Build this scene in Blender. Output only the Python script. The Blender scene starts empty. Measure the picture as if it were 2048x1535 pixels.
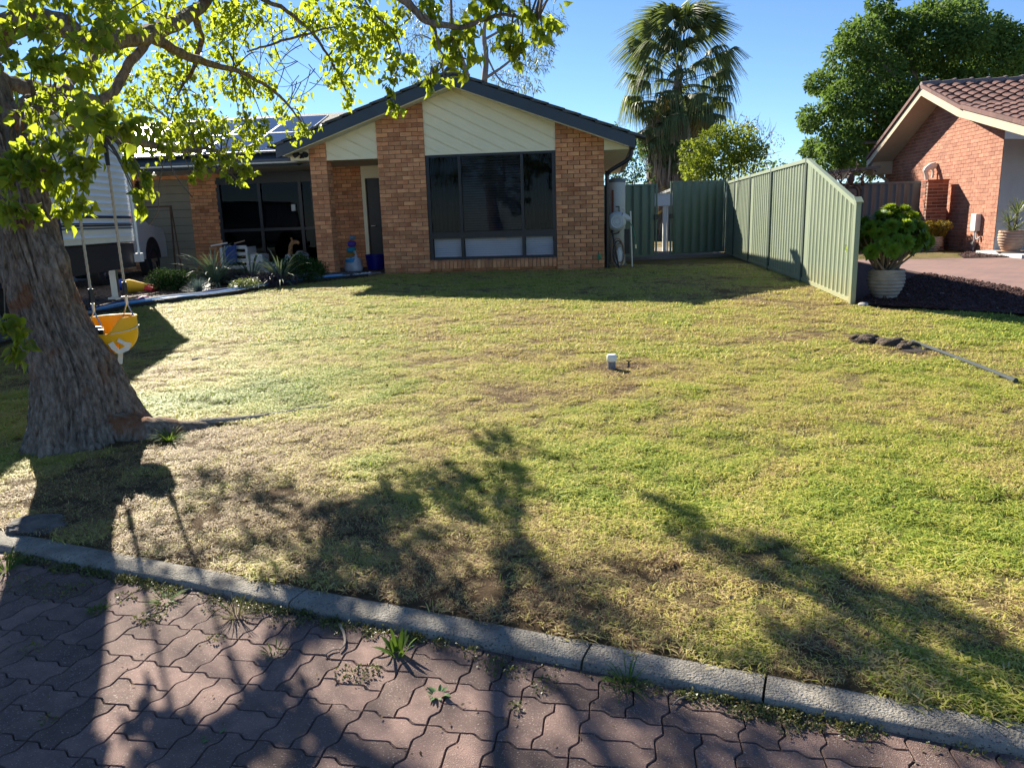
import bpy, bmesh, math, random
import numpy as np
from mathutils import Vector, Matrix
from math import sin, cos, tan, pi, radians, sqrt, atan2, exp, hypot
random.seed(7); RNG = np.random.default_rng(11)
SC = bpy.context.scene
COL = SC.collection

# ---------------------------------------------------------------- camera
F, CX, CY = 1540.0, 1024.0, 767.5
PITCH, ROLL, EYE = radians(12.2), 0.031, 1.5
fw = np.array([0, cos(PITCH), -sin(PITCH)]); rt0 = np.array([1.0, 0, 0]); up0 = np.cross(rt0, fw)
rt = rt0*cos(ROLL) - up0*sin(ROLL); up = up0*cos(ROLL) + rt0*sin(ROLL)
cam_d = bpy.data.cameras.new('camera'); cam = bpy.data.objects.new('camera', cam_d); COL.objects.link(cam)
m = Matrix.Identity(4)
for i in range(3):
    m[i][0] = rt[i]; m[i][1] = up[i]; m[i][2] = -fw[i]
m.translation = Vector((0, 0, EYE)); cam.matrix_world = m
cam_d.sensor_width = 36; cam_d.lens = F/2048*36; cam_d.clip_start = .05; cam_d.clip_end = 3000
SC.camera = cam

# ---------------------------------------------------------------- sky, sun, exposure
SUN = Vector((-.425, .759, .492)).normalized()
SUN_EL = math.asin(SUN.z); SUN_AZ = atan2(SUN.x, SUN.y)
w = bpy.data.worlds.new('World'); SC.world = w; w.use_nodes = True
nt = w.node_tree; nt.nodes.clear()
sky = nt.nodes.new('ShaderNodeTexSky'); sky.sky_type = 'NISHITA'; sky.sun_disc = False
sky.sun_elevation = SUN_EL; sky.sun_rotation = SUN_AZ
sky.altitude = 50; sky.air_density = .72; sky.dust_density = 0.0; sky.ozone_density = 5.6
bg = nt.nodes.new('ShaderNodeBackground'); bg.inputs[1].default_value = .058
wo = nt.nodes.new('ShaderNodeOutputWorld')
nt.links.new(sky.outputs[0], bg.inputs[0]); nt.links.new(bg.outputs[0], wo.inputs[0])
sl = bpy.data.lights.new('sun', 'SUN'); sl.energy = 5.0; sl.angle = radians(.55); sl.color = (1, .92, .78)
so = bpy.data.objects.new('sun', sl); COL.objects.link(so)
so.rotation_euler = SUN.to_track_quat('Z', 'Y').to_euler(); so.location = (-8, 14, 12)
SC.view_settings.view_transform = 'Standard'; SC.view_settings.look = 'None'
SC.view_settings.gamma = 1; SC.view_settings.exposure = 1.62; SC.view_settings.use_curve_mapping = False
SC.render.engine = 'CYCLES'; SC.cycles.use_denoising = True
SC.cycles.max_bounces = 8; SC.cycles.transparent_max_bounces = 12; SC.cycles.caustics_reflective = False; SC.cycles.caustics_refractive = False
SC.cycles.sample_clamp_indirect = 6

# ---------------------------------------------------------------- places
O_ = np.array([0, 0, EYE])
def ray(x, y): return fw + rt*(x-CX)/F - up*(y-CY)/F
def at(x, y, Y):
    r = ray(x, y); return O_ + r*Y/r[1]
K0 = np.array([-.07, 2.46]); kd = np.array([2.46, -1.04]); kd = kd/np.hypot(*kd); kn = np.array([-kd[1], kd[0]])
KW = .13
def gz(x, y):
    d = (np.asarray(x)-K0[0])*kn[0] + (np.asarray(y)-K0[1])*kn[1] - KW
    return np.where(d < 0, .03, .4 - .37*np.maximum(0, 1-np.maximum(d, 0)/9.5)**1.3)
def gnd(x, y):
    z = .2
    for _ in range(40):
        r = ray(x, y); p = O_ + r*(z-EYE)/r[2]; z = .5*z + .5*float(gz(p[0], p[1]))
    return p
HP = np.array([1.977, 15.985, .4]); HYAW = radians(-6.9)
hx = np.array([cos(HYAW), sin(HYAW), 0]); hy = np.array([-sin(HYAW), cos(HYAW), 0])
def hw(x, y, z): return HP + hx*x + hy*y + np.array([0, 0, z])     # house frame -> world

# ---------------------------------------------------------------- noise
def vnoise(x, y, seed=0):
    x = np.asarray(x, float); y = np.asarray(y, float)
    xi = np.floor(x).astype(np.int64); yi = np.floor(y).astype(np.int64); fx = x-xi; fy = y-yi
    fx = fx*fx*(3-2*fx); fy = fy*fy*(3-2*fy)
    def h(a, b):
        n = (a*374761393 + b*668265263 + seed*1274126177) & 0xffffffff
        n = ((n ^ (n >> 13))*1274126177) & 0xffffffff
        return ((n ^ (n >> 16)) & 0xffff)/65535.0
    return (h(xi, yi)*(1-fx)+h(xi+1, yi)*fx)*(1-fy) + (h(xi, yi+1)*(1-fx)+h(xi+1, yi+1)*fx)*fy
def fbm(x, y, seed=0, o=4):
    s = 0; a = .5; t = 0
    for i in range(o):
        s = s + a*vnoise(np.asarray(x)*2**i, np.asarray(y)*2**i, seed+i*17); t += a; a *= .5
    return s/t

# ---------------------------------------------------------------- materials
MATS = {}
def N(nt, t, **k):
    n = nt.nodes.new(t)
    for a, b in k.items(): setattr(n, a, b)
    return n
def ramp(nt, stops):
    r = N(nt, 'ShaderNodeValToRGB'); e = r.color_ramp.elements
    while len(e) < len(stops): e.new(.5)
    for i, (p, c) in enumerate(stops): e[i].position = p; e[i].color = (*c, 1)
    return r
def mat(name, a, b=None, rough=.6, scale=6, bump=0, bscale=50, metal=0, spec=.4, rnd=0.0, speck=None, sscale=80, sthr=.62, coords='obj', stretch=None, detail=5, coat=0, blur=None):
    """noise-mixed paint: a/b colours, rnd = brightness change from piece to piece, speck = dark fleck colour"""
    if name in MATS: return MATS[name]
    M_ = bpy.data.materials.new(name); M_.use_nodes = True; nt = M_.node_tree; L = nt.links.new
    P = nt.nodes['Principled BSDF']; P.inputs['Roughness'].default_value = rough; P.inputs['Metallic'].default_value = metal
    P.inputs['Specular IOR Level'].default_value = spec
    if coat: P.inputs['Coat Weight'].default_value = coat
    if coords == 'obj':
        src = N(nt, 'ShaderNodeTexCoord').outputs['Object']
    else:
        src = N(nt, 'ShaderNodeNewGeometry').outputs['Position']
    if stretch:
        mp = N(nt, 'ShaderNodeMapping'); mp.inputs['Scale'].default_value = stretch; L(src, mp.inputs[0]); src = mp.outputs[0]
    off = None
    if rnd:
        g = N(nt, 'ShaderNodeNewGeometry'); oi = N(nt, 'ShaderNodeObjectInfo'); ad = N(nt, 'ShaderNodeMath', operation='ADD')
        L(g.outputs['Random Per Island'], ad.inputs[0]); L(oi.outputs['Random'], ad.inputs[1])
        fr = N(nt, 'ShaderNodeMath', operation='FRACT'); L(ad.outputs[0], fr.inputs[0]); off = fr.outputs[0]
        va = N(nt, 'ShaderNodeVectorMath', operation='MULTIPLY_ADD'); L(src, va.inputs[0]); va.inputs[1].default_value = (1, 1, 1)
        cb = N(nt, 'ShaderNodeCombineXYZ'); ml = N(nt, 'ShaderNodeMath', operation='MULTIPLY'); L(off, ml.inputs[0]); ml.inputs[1].default_value = 37
        L(ml.outputs[0], cb.inputs[0]); L(ml.outputs[0], cb.inputs[2]); L(cb.outputs[0], va.inputs[2]); src = va.outputs[0]
    n = N(nt, 'ShaderNodeTexNoise'); n.inputs['Scale'].default_value = scale; n.inputs['Detail'].default_value = detail; n.inputs['Roughness'].default_value = .6
    L(src, n.inputs['Vector'])
    r = ramp(nt, [(.32, a), (.68, b if b is not None else a)]); L(n.outputs['Fac'], r.inputs[0]); col = r.outputs[0]
    if rnd:
        mr = N(nt, 'ShaderNodeMapRange'); mr.inputs[3].default_value = 1-rnd; mr.inputs[4].default_value = 1+rnd; L(off, mr.inputs[0])
        hs = N(nt, 'ShaderNodeHueSaturation'); L(mr.outputs[0], hs.inputs['Value']); L(col, hs.inputs['Color']); col = hs.outputs[0]
    if speck:
        n2 = N(nt, 'ShaderNodeTexNoise'); n2.inputs['Scale'].default_value = sscale; n2.inputs['Detail'].default_value = 3; L(src, n2.inputs['Vector'])
        r2 = ramp(nt, [(sthr, (0, 0, 0)), (sthr+.06, (1, 1, 1))]); L(n2.outputs['Fac'], r2.inputs[0])
        mx = N(nt, 'ShaderNodeMix', data_type='RGBA'); L(r2.outputs[0], mx.inputs[0]); L(col, mx.inputs[6]); mx.inputs[7].default_value = (*speck, 1); col = mx.outputs[2]
    L(col, P.inputs['Base Color'])
    if bump:
        n3 = N(nt, 'ShaderNodeTexNoise'); n3.inputs['Scale'].default_value = bscale; n3.inputs['Detail'].default_value = 6; L(src, n3.inputs['Vector'])
        bm_ = N(nt, 'ShaderNodeBump'); bm_.inputs['Strength'].default_value = bump; bm_.inputs['Distance'].default_value = .02
        L(n3.outputs['Fac'], bm_.inputs['Height']); L(bm_.outputs[0], P.inputs['Normal'])
    MATS[name] = M_; return M_
def leafmat(name, cols, trans=(.30, .40, .05), tw=.45, rough=.45, spec=.35):
    if name in MATS: return MATS[name]
    M_ = bpy.data.materials.new(name); M_.use_nodes = True; nt = M_.node_tree; L = nt.links.new
    P = nt.nodes['Principled BSDF']; P.inputs['Roughness'].default_value = rough; P.inputs['Specular IOR Level'].default_value = spec
    g = N(nt, 'ShaderNodeNewGeometry'); oi = N(nt, 'ShaderNodeObjectInfo'); ad = N(nt, 'ShaderNodeMath', operation='ADD')
    L(g.outputs['Random Per Island'], ad.inputs[0]); L(oi.outputs['Random'], ad.inputs[1])
    fr = N(nt, 'ShaderNodeMath', operation='FRACT'); L(ad.outputs[0], fr.inputs[0])
    r = ramp(nt, [(i/max(1, len(cols)-1), c) for i, c in enumerate(cols)]); L(fr.outputs[0], r.inputs[0])
    L(r.outputs[0], P.inputs['Base Color'])
    T = N(nt, 'ShaderNodeBsdfTranslucent')
    mx = N(nt, 'ShaderNodeMix', data_type='RGBA'); mx.inputs[0].default_value = .75; L(r.outputs[0], mx.inputs[6]); mx.inputs[7].default_value = (*trans, 1)
    L(mx.outputs[2], T.inputs[0])
    ms = N(nt, 'ShaderNodeMixShader'); ms.inputs[0].default_value = tw
    L(P.outputs[0], ms.inputs[1]); L(T.outputs[0], ms.inputs[2])
    L(ms.outputs[0], nt.nodes['Material Output'].inputs[0])
    MATS[name] = M_; return M_
def glassmat(name, tint=(.02, .03, .05), refl=.12, rough=.03, see=.5):
    if name in MATS: return MATS[name]
    M_ = bpy.data.materials.new(name); M_.use_nodes = True; nt = M_.node_tree; L = nt.links.new
    nt.nodes.remove(nt.nodes['Principled BSDF'])
    tr = N(nt, 'ShaderNodeBsdfTransparent'); tr.inputs[0].default_value = (see, see, see, 1)
    gl = N(nt, 'ShaderNodeBsdfGlossy'); gl.inputs['Roughness'].default_value = rough; gl.inputs[0].default_value = (.9, .95, 1, 1)
    fr = N(nt, 'ShaderNodeFresnel'); fr.inputs[0].default_value = 1.22
    mt = N(nt, 'ShaderNodeMath', operation='MAXIMUM'); L(fr.outputs[0], mt.inputs[0]); mt.inputs[1].default_value = refl
    gb = N(nt, 'ShaderNodeNewGeometry'); iv = N(nt, 'ShaderNodeMath', operation='SUBTRACT'); iv.inputs[0].default_value = 1; L(gb.outputs['Backfacing'], iv.inputs[1])
    m0 = mt; mt = N(nt, 'ShaderNodeMath', operation='MULTIPLY'); L(m0.outputs[0], mt.inputs[0]); L(iv.outputs[0], mt.inputs[1])
    ms = N(nt, 'ShaderNodeMixShader'); L(mt.outputs[0], ms.inputs[0]); L(tr.outputs[0], ms.inputs[1]); L(gl.outputs[0], ms.inputs[2])
    L(ms.outputs[0], nt.nodes['Material Output'].inputs[0])
    MATS[name] = M_; return M_

# ---------------------------------------------------------------- building blocks
def link(o, parent=None):
    COL.objects.link(o)
    if parent is not None: o.parent = parent
    return o
def tag(o, label=None, cat=None, group=None, kind=None):
    if label: o['label'] = label
    if cat: o['category'] = cat
    if group: o['group'] = group
    if kind: o['kind'] = kind
    return o
def thing(name, label, cat, loc=(0, 0, 0), rz=0, group=None):
    o = bpy.data.objects.new(name, None); o.empty_display_size = .1
    o.location = [float(v) for v in loc]; o.rotation_euler = (0, 0, rz); COL.objects.link(o)
    return tag(o, label, cat, group)
def mkobj(name, me, parent=None, loc=None, rot=None, scale=None):
    o = bpy.data.objects.new(name, me); link(o, parent)
    if loc is not None: o.location = [float(v) for v in loc]
    if rot is not None: o.rotation_euler = rot
    if scale is not None: o.scale = scale
    return o
def npmesh(name, V, Fc, mats, smooth=False, midx=None):
    """V (n,3), Fc (m,k) uniform faces"""
    V = np.asarray(V, np.float32); Fc = np.asarray(Fc, np.int32); k = Fc.shape[1]
    me = bpy.data.meshes.new(name); me.vertices.add(len(V)); me.vertices.foreach_set('co', V.ravel())
    me.loops.add(Fc.size); me.loops.foreach_set('vertex_index', Fc.ravel())
    me.polygons.add(len(Fc)); me.polygons.foreach_set('loop_start', np.arange(0, Fc.size, k, dtype=np.int32))
    if midx is not None: me.polygons.foreach_set('material_index', np.asarray(midx, np.int32))
    if smooth: me.polygons.foreach_set('use_smooth', np.ones(len(Fc), bool))
    me.update(); me.validate()
    for m_ in (mats if isinstance(mats, (list, tuple)) else [mats]): me.materials.append(m_)
    return me
class MB:
    def __init__(s): s.v = []; s.f = []; s.m = []; s.cur = 0
    def add(s, vs, fs):
        b = len(s.v); s.v += [tuple(map(float, v)) for v in vs]
        for f in fs: s.f.append([b+i for i in f]); s.m.append(s.cur)
        return s
    def box(s, x0, x1, y0, y1, z0, z1):
        return s.add([(x0,y0,z0),(x1,y0,z0),(x1,y1,z0),(x0,y1,z0),(x0,y0,z1),(x1,y0,z1),(x1,y1,z1),(x0,y1,z1)],
              [(0,3,2,1),(4,5,6,7),(0,1,5,4),(1,2,6,5),(2,3,7,6),(3,0,4,7)])
    def cbox(s, x0, x1, y0, y1, z0, z1, c):      # box with chamfered edges
        bm = bmesh.new(); bmesh.ops.create_cube(bm, size=1)
        bmesh.ops.scale(bm, vec=(x1-x0, y1-y0, z1-z0), verts=bm.verts); bmesh.ops.translate(bm, vec=((x0+x1)/2,(y0+y1)/2,(z0+z1)/2), verts=bm.verts)
        bmesh.ops.bevel(bm, geom=bm.edges[:], offset=c, segments=2, affect='EDGES', profile=.6)
        bm.verts.ensure_lookup_table(); r = s.add([v.co for v in bm.verts], [[v.index for v in f.verts] for f in bm.faces]); bm.free(); return r
    def bar(s, a, b, w, h=None, upv=(0, 0, 1)):    # rectangular bar between two points
        a = Vector(a); b = Vector(b); h = h or w; d = (b-a).normalized(); u = Vector(upv)
        if abs(d.dot(u)) > .98: u = Vector((0, 1, 0))
        r = d.cross(u).normalized(); u = r.cross(d)
        vs = [p + r*(sx*w/2) + u*(sz*h/2) for p in (a, b) for sx, sz in ((-1,-1),(1,-1),(1,1),(-1,1))]
        return s.add(vs, [(0,1,2,3),(7,6,5,4),(0,4,5,1),(1,5,6,2),(2,6,7,3),(3,7,4,0)])
    def tube(s, pts, r, n=8, cap=True):
        pts = [Vector(p) for p in pts]; rs = r if isinstance(r, (list, tuple, np.ndarray)) else [r]*len(pts)
        rings = []; u = None; b = len(s.v); vs = []
        for i, p in enumerate(pts):
            d = (pts[min(i+1, len(pts)-1)] - pts[max(i-1, 0)]); d = d.normalized() if d.length > 1e-9 else Vector((0,0,1))
            if u is None:
                u = d.orthogonal().normalized()
            u = (u - d*u.dot(d)); u = u.normalized() if u.length > 1e-6 else d.orthogonal().normalized(); v = d.cross(u)
            for k in range(n):
                a = 2*pi*k/n; vs.append(p + (u*cos(a)+v*sin(a))*rs[i])
        fs = [(i*n+k, i*n+(k+1) % n, (i+1)*n+(k+1) % n, (i+1)*n+k) for i in range(len(pts)-1) for k in range(n)]
        if cap: fs += [tuple(reversed(range(n))), tuple((len(pts)-1)*n+k for k in range(n))]
        return s.add(vs, fs)
    def lathe(s, prof, c=(0, 0, 0), n=24, cap=True):
        vs = [(c[0]+r*cos(2*pi*k/n), c[1]+r*sin(2*pi*k/n), c[2]+z) for r, z in prof for k in range(n)]
        fs = [(i*n+k, i*n+(k+1) % n, (i+1)*n+(k+1) % n, (i+1)*n+k) for i in range(len(prof)-1) for k in range(n)]
        if cap: fs += [tuple(reversed(range(n))), tuple((len(prof)-1)*n+k for k in range(n))]
        return s.add(vs, fs)
    def prism(s, poly, y0, y1):     # polygon in xz pulled along y
        n = len(poly); vs = [(x, y0, z) for x, z in poly] + [(x, y1, z) for x, z in poly]
        return s.add(vs, [tuple(range(n)), tuple(reversed(range(n, 2*n)))] + [(i, i+n, (i+1) % n+n, (i+1) % n) for i in range(n)])
    def slab(s, poly, z0, z1):      # polygon in xy pulled along z
        n = len(poly); vs = [(x, y, z0) for x, y in poly] + [(x, y, z1) for x, y in poly]
        return s.add(vs, [tuple(reversed(range(n))), tuple(range(n, 2*n))] + [(i, (i+1) % n, (i+1) % n+n, i+n) for i in range(n)])
    def mesh(s, name, mats, smooth=False):
        me = bpy.data.meshes.new(name); me.from_pydata(s.v, [], s.f)
        for m_ in (mats if isinstance(mats, (list, tuple)) else [mats]): me.materials.append(m_)
        me.polygons.foreach_set('material_index', s.m)
        if smooth: me.polygons.foreach_set('use_smooth', [True]*len(s.f))
        me.update()
        if smooth: me.set_sharp_from_angle(angle=radians(40))
        return me
    def build(s, name, mats, parent=None, smooth=False, loc=None, rot=None): return mkobj(name, s.mesh(name, mats, smooth), parent, loc, rot)
def spline(pts, n=8):
    """Catmull-Rom through rows of any width"""
    P = np.array(pts, float); P = np.vstack([2*P[0]-P[1], P, 2*P[-1]-P[-2]]); out = []
    for i in range(1, len(P)-2):
        for t in np.linspace(0, 1, n, endpoint=False):
            a, b, c, d = P[i-1:i+3]
            out.append(.5*((2*b)+(-a+c)*t+(2*a-5*b+4*c-d)*t*t+(-a+3*b-3*c+d)*t**3))
    out.append(P[-2]); return np.array(out)
def clip(poly, a, b, c):     # keep a*x+b*z<=c
    out = []
    for i in range(len(poly)):
        p, q = poly[i], poly[(i+1) % len(poly)]; fp = a*p[0]+b*p[1]-c; fq = a*q[0]+b*q[1]-c
        if fp <= 0: out.append(p)
        if fp*fq < 0:
            t = fp/(fp-fq); out.append((p[0]+(q[0]-p[0])*t, p[1]+(q[1]-p[1])*t))
    return out
def inside(poly, x, y):
    x = np.asarray(x); y = np.asarray(y); r = np.zeros(x.shape, bool); n = len(poly)
    for i in range(n):
        (x0, y0), (x1, y1) = poly[i], poly[(i+1) % n]
        c = ((y0 > y) != (y1 > y)) & (x < (x1-x0)*(y-y0)/((y1-y0) if abs(y1-y0) > 1e-9 else 1e-9)+x0); r ^= c
    return r
HEART = np.array([(0,0,0),(-.10,.24,.06),(.10,.40,.12),(.40,.38,.11),(.72,.18,.05),(1.12,0,-.14),(.72,-.18,.03),(.40,-.36,.14),(.10,-.40,.10),(-.10,-.25,.05),(.38,0,-.05)])
HEARTF = np.array([(10,i,i+1) for i in range(9)]+[(10,9,0)])
LANCE = np.array([(0,0,0),(.35,.09,.02),(1,0,-.08),(.35,-.09,.02)]); LANCEF = np.array([(0,1,3),(1,2,3)])
OVAL = np.array([(0,0,0),(.3,.26,.05),(.75,.2,.04),(1.05,0,-.05),(.75,-.2,.04),(.3,-.26,.05)]); OVALF = np.array([(0,1,5),(1,4,5),(1,2,4),(2,3,4)])
def leafmesh(name, P, D, Nn, S, mt, tmpl=HEART, tf=HEARTF, smooth=False):
    P = np.asarray(P, float); D = D/np.linalg.norm(D, axis=1, keepdims=True)
    B = np.cross(Nn, D); B /= np.linalg.norm(B, axis=1, keepdims=True)+1e-9; Nn = np.cross(D, B); S = np.asarray(S)[:, None, None]
    V = P[:, None, :] + S*(tmpl[None, :, 0:1]*D[:, None]+tmpl[None, :, 1:2]*B[:, None]+tmpl[None, :, 2:3]*Nn[:, None])
    k = len(tmpl); Fa = (tf[None]+np.arange(len(P))[:, None, None]*k).reshape(-1, tf.shape[1])
    return npmesh(name, V.reshape(-1, 3), Fa, mt, smooth)
def rdirs(n, rng=RNG):
    v = rng.normal(size=(n, 3)); return v/np.linalg.norm(v, axis=1, keepdims=True)
# ================================================================ THE GROUND
BED_L = [(-6.45,10.3),(-6.02,11.2),(-5.62,12.12),(-4.73,12.9),(-3.9,14.5),(-2.85,15.78),(-2.62,16.5),(-2.5,19.6),(-9.6,20.6),(-9.3,15.5),(-7.0,12.6)]
DRIVE_L = [(-14,2.6),(-6.0,-.5),(-5.9,4),(-6.15,9.6),(-6.45,10.3),(-7.0,12.6),(-9.3,15.5),(-9.6,20.6),(-14,21)]
MULCH_R = [(4.12,9.02),(5.34,7.88),(7.6,6.2),(8.6,7.2),(6.38,9.05),(6.55,10.7),(6.66,12.4),(6.9,14.6),(7.1,16.3),(6.9,18.6),(5.58,19.3),(4.2,9.25)]
DRIVE_R = [(6.38,9.05),(8.6,7.2),(22,-1),(26,6),(13,13.2),(10.2,15.5),(9.2,15.72),(7.1,16.3),(6.9,14.6),(6.66,12.4),(6.55,10.7)]
MULCH_N = [(9.2,15.72),(10.2,15.5),(13,13.2),(13.4,14.6),(10.6,16.75),(10.9,18.2),(9.6,16.6)]
def dryness(x, y):
    """0 = lush green, 1 = bare straw and soil"""
    x = np.asarray(x, float); y = np.asarray(y, float)
    d = .53 + .60*(fbm(x*.55+3, y*.55, 3)-.5) + .85*(fbm(x*2.3, y*2.3+5, 9)-.5) + .65*(fbm(x*9, y*9, 21)-.5)
    for cx, cy, rx, ry, a in ((-2.5,3.9,.9,.8,.55),(-1.7,4.9,1.0,.55,.50),(-.4,2.75,1.6,.35,.45),(-1.2,3.5,1.1,.6,.42),(-2.1,6.2,.9,.5,-.42),(-.2,4.9,.6,.6,-.15),(5.4,7.3,1.2,.9,-.6),(4.0,6.2,1.0,1.2,-.15),
                              (1.1,6.5,.35,.18,.4),(-.5,7.1,1.2,.25,.25),(.6,4.0,.8,.6,-.2),(3.4,6.6,.5,.4,.25),(3.2,9.5,.8,1.8,.18),(1,14,4,1.3,-.1),(-2.2,8.8,1.6,1.5,-.12),(2.0,3.0,.5,.5,-.2)):
        d = d + a*np.exp(-((x-cx)/rx)**2-((y-cy)/ry)**2)
    return np.clip(d, 0, 1)
def axis(breaks):
    out = []
    for a, b, s in breaks: out += list(np.arange(a, b, s))
    return np.array(out + [breaks[-1][1]])
U = axis([(-400,-60,60),(-60,-14,6),(-14,-5,.5),(-5,5,.1),(5,14,.5),(14,60,6),(60,400,60)])
D_ = axis([(KW-.02,9,.1),(9,20,.5),(20,60,5),(60,600,60)])
UU, DD = np.meshgrid(U, D_); X = K0[0]+kd[0]*UU+kn[0]*DD; Y = K0[1]+kd[1]*UU+kn[1]*DD
Z = gz(X, Y) + (fbm(X*3, Y*3, 5)-.5)*.03*(DD < 9) - .012*(DD < KW+.05)
nu, nd = len(U), len(D_)
idx = np.arange(nu*nd).reshape(nd, nu)
FQ = np.stack([idx[:-1,:-1], idx[:-1,1:], idx[1:,1:], idx[1:,:-1]], -1).reshape(-1, 4)
lm = bpy.data.materials.new('lawn_soil'); lm.use_nodes = True; nt = lm.node_tree; L = nt.links.new; P = nt.nodes['Principled BSDF']; P.inputs['Roughness'].default_value = .95; P.inputs['Specular IOR Level'].default_value = .1
ga = N(nt, 'ShaderNodeAttribute', attribute_name='dry'); gp = N(nt, 'ShaderNodeNewGeometry')
n1 = N(nt, 'ShaderNodeTexNoise'); n1.inputs['Scale'].default_value = 85; n1.inputs['Detail'].default_value = 8; n1.inputs['Roughness'].default_value = .75; L(gp.outputs['Position'], n1.inputs['Vector'])
ma = N(nt, 'ShaderNodeMath', operation='MULTIPLY_ADD'); L(n1.outputs['Fac'], ma.inputs[0]); ma.inputs[1].default_value = .9; ma2 = N(nt, 'ShaderNodeMath', operation='SUBTRACT'); L(ga.outputs['Fac'], ma2.inputs[0]); ma2.inputs[1].default_value = .45; L(ma2.outputs[0], ma.inputs[2])
rr = ramp(nt, [(.05, (.10,.11,.028)), (.4, (.18,.16,.055)), (.65, (.23,.18,.085)), (1, (.15,.10,.058))]); L(ma.outputs[0], rr.inputs[0]); L(rr.outputs[0], P.inputs['Base Color'])
bb = N(nt, 'ShaderNodeBump'); bb.inputs['Strength'].default_value = 1.0; bb.inputs['Distance'].default_value = .05; L(n1.outputs['Fac'], bb.inputs['Height']); L(bb.outputs[0], P.inputs['Normal'])
me = npmesh('lawn', np.stack([X, Y, Z], -1).reshape(-1, 3), FQ, lm, True)
me.attributes.new('dry', 'FLOAT', 'POINT').data.foreach_set('value', dryness(X, Y).ravel().astype(np.float32))
lawn = mkobj('lawn', me); tag(lawn, kind='structure')

def sheet(name, poly, dz, mt, cell=.4, bumpz=0):
    bm = bmesh.new(); bm.faces.new([bm.verts.new((x, y, 0)) for x, y in poly]); bm.faces.ensure_lookup_table()
    xs = [p[0] for p in poly]; ys = [p[1] for p in poly]
    for ax, lo, hi in ((0, min(xs), max(xs)), (1, min(ys), max(ys))):
        for c in np.arange(lo+cell, hi, cell):
            co = [0, 0, 0]; no = [0, 0, 0]; co[ax] = c; no[ax] = 1
            bmesh.ops.bisect_plane(bm, geom=bm.verts[:]+bm.edges[:]+bm.faces[:], plane_co=co, plane_no=no)
    for v in bm.verts: v.co.z = float(gz(v.co.x, v.co.y)) + dz + bumpz*float(fbm(v.co.x*2.5, v.co.y*2.5, 3))
    bmesh.ops.recalc_face_normals(bm, faces=bm.faces)
    if sum(f.normal.z for f in bm.faces) < 0: bmesh.ops.reverse_faces(bm, faces=bm.faces)
    me = bpy.data.meshes.new(name); bm.to_mesh(me); bm.free(); me.materials.append(mt)
    for p in me.polygons: p.use_smooth = True
    return tag(mkobj(name, me), kind='structure')
m_soil = mat('bed_soil', (.055,.038,.028), (.11,.075,.05), .95, 14, .8, 60, coords='w')
m_mulch = mat('red_mulch', (.035,.014,.012), (.075,.03,.024), .9, 40, .9, 120, coords='w')
m_conc = mat('concrete', (.20,.20,.19), (.30,.29,.27), .85, 5, .35, 160, coords='w', speck=(.12,.12,.11), sscale=220)
sheet('garden_bed', BED_L, .015, m_soil, .4, .02)
sheet('left_driveway', DRIVE_L, .012, mat('drive_concrete', (.16,.155,.15), (.22,.21,.20), .9, 3, .3, 120, coords='w'), .6)
sheet('mulch_bed', MULCH_R, .02, m_mulch, .4, .02); sheet('mulch_strip', MULCH_N, .024, m_mulch, .4, .02)
# neighbour's clay-paver drive: courses far too fine to tell apart at this distance
md = bpy.data.materials.new('drive_pavers'); md.use_nodes = True; nt = md.node_tree; L = nt.links.new; P = nt.nodes['Principled BSDF']; P.inputs['Roughness'].default_value = .85
gp = N(nt, 'ShaderNodeNewGeometry'); mp = N(nt, 'ShaderNodeMapping'); mp.inputs['Rotation'].default_value = (0, 0, radians(-7)); L(gp.outputs['Position'], mp.inputs[0])
bt = N(nt, 'ShaderNodeTexBrick'); bt.inputs['Scale'].default_value = 1; bt.inputs['Brick Width'].default_value = .23; bt.inputs['Row Height'].default_value = .115; bt.inputs['Mortar Size'].default_value = .006
bt.inputs['Color1'].default_value = (.25,.135,.11,1); bt.inputs['Color2'].default_value = (.19,.115,.105,1); bt.inputs['Mortar'].default_value = (.13,.09,.08,1); L(mp.outputs[0], bt.inputs[0])
nn = N(nt, 'ShaderNodeTexNoise'); nn.inputs['Scale'].default_value = 1.3; nn.inputs['Detail'].default_value = 6; L(gp.outputs['Position'], nn.inputs['Vector'])
mr = N(nt, 'ShaderNodeMapRange'); mr.inputs[3].default_value = .7; mr.inputs[4].default_value = 1.25; L(nn.outputs['Fac'], mr.inputs[0])
hs = N(nt, 'ShaderNodeHueSaturation'); L(mr.outputs[0], hs.inputs['Value']); L(bt.outputs[0], hs.inputs['Color']); L(hs.outputs[0], P.inputs['Base Color'])
sheet('right_driveway', DRIVE_R, .014, md, .6)

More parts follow.
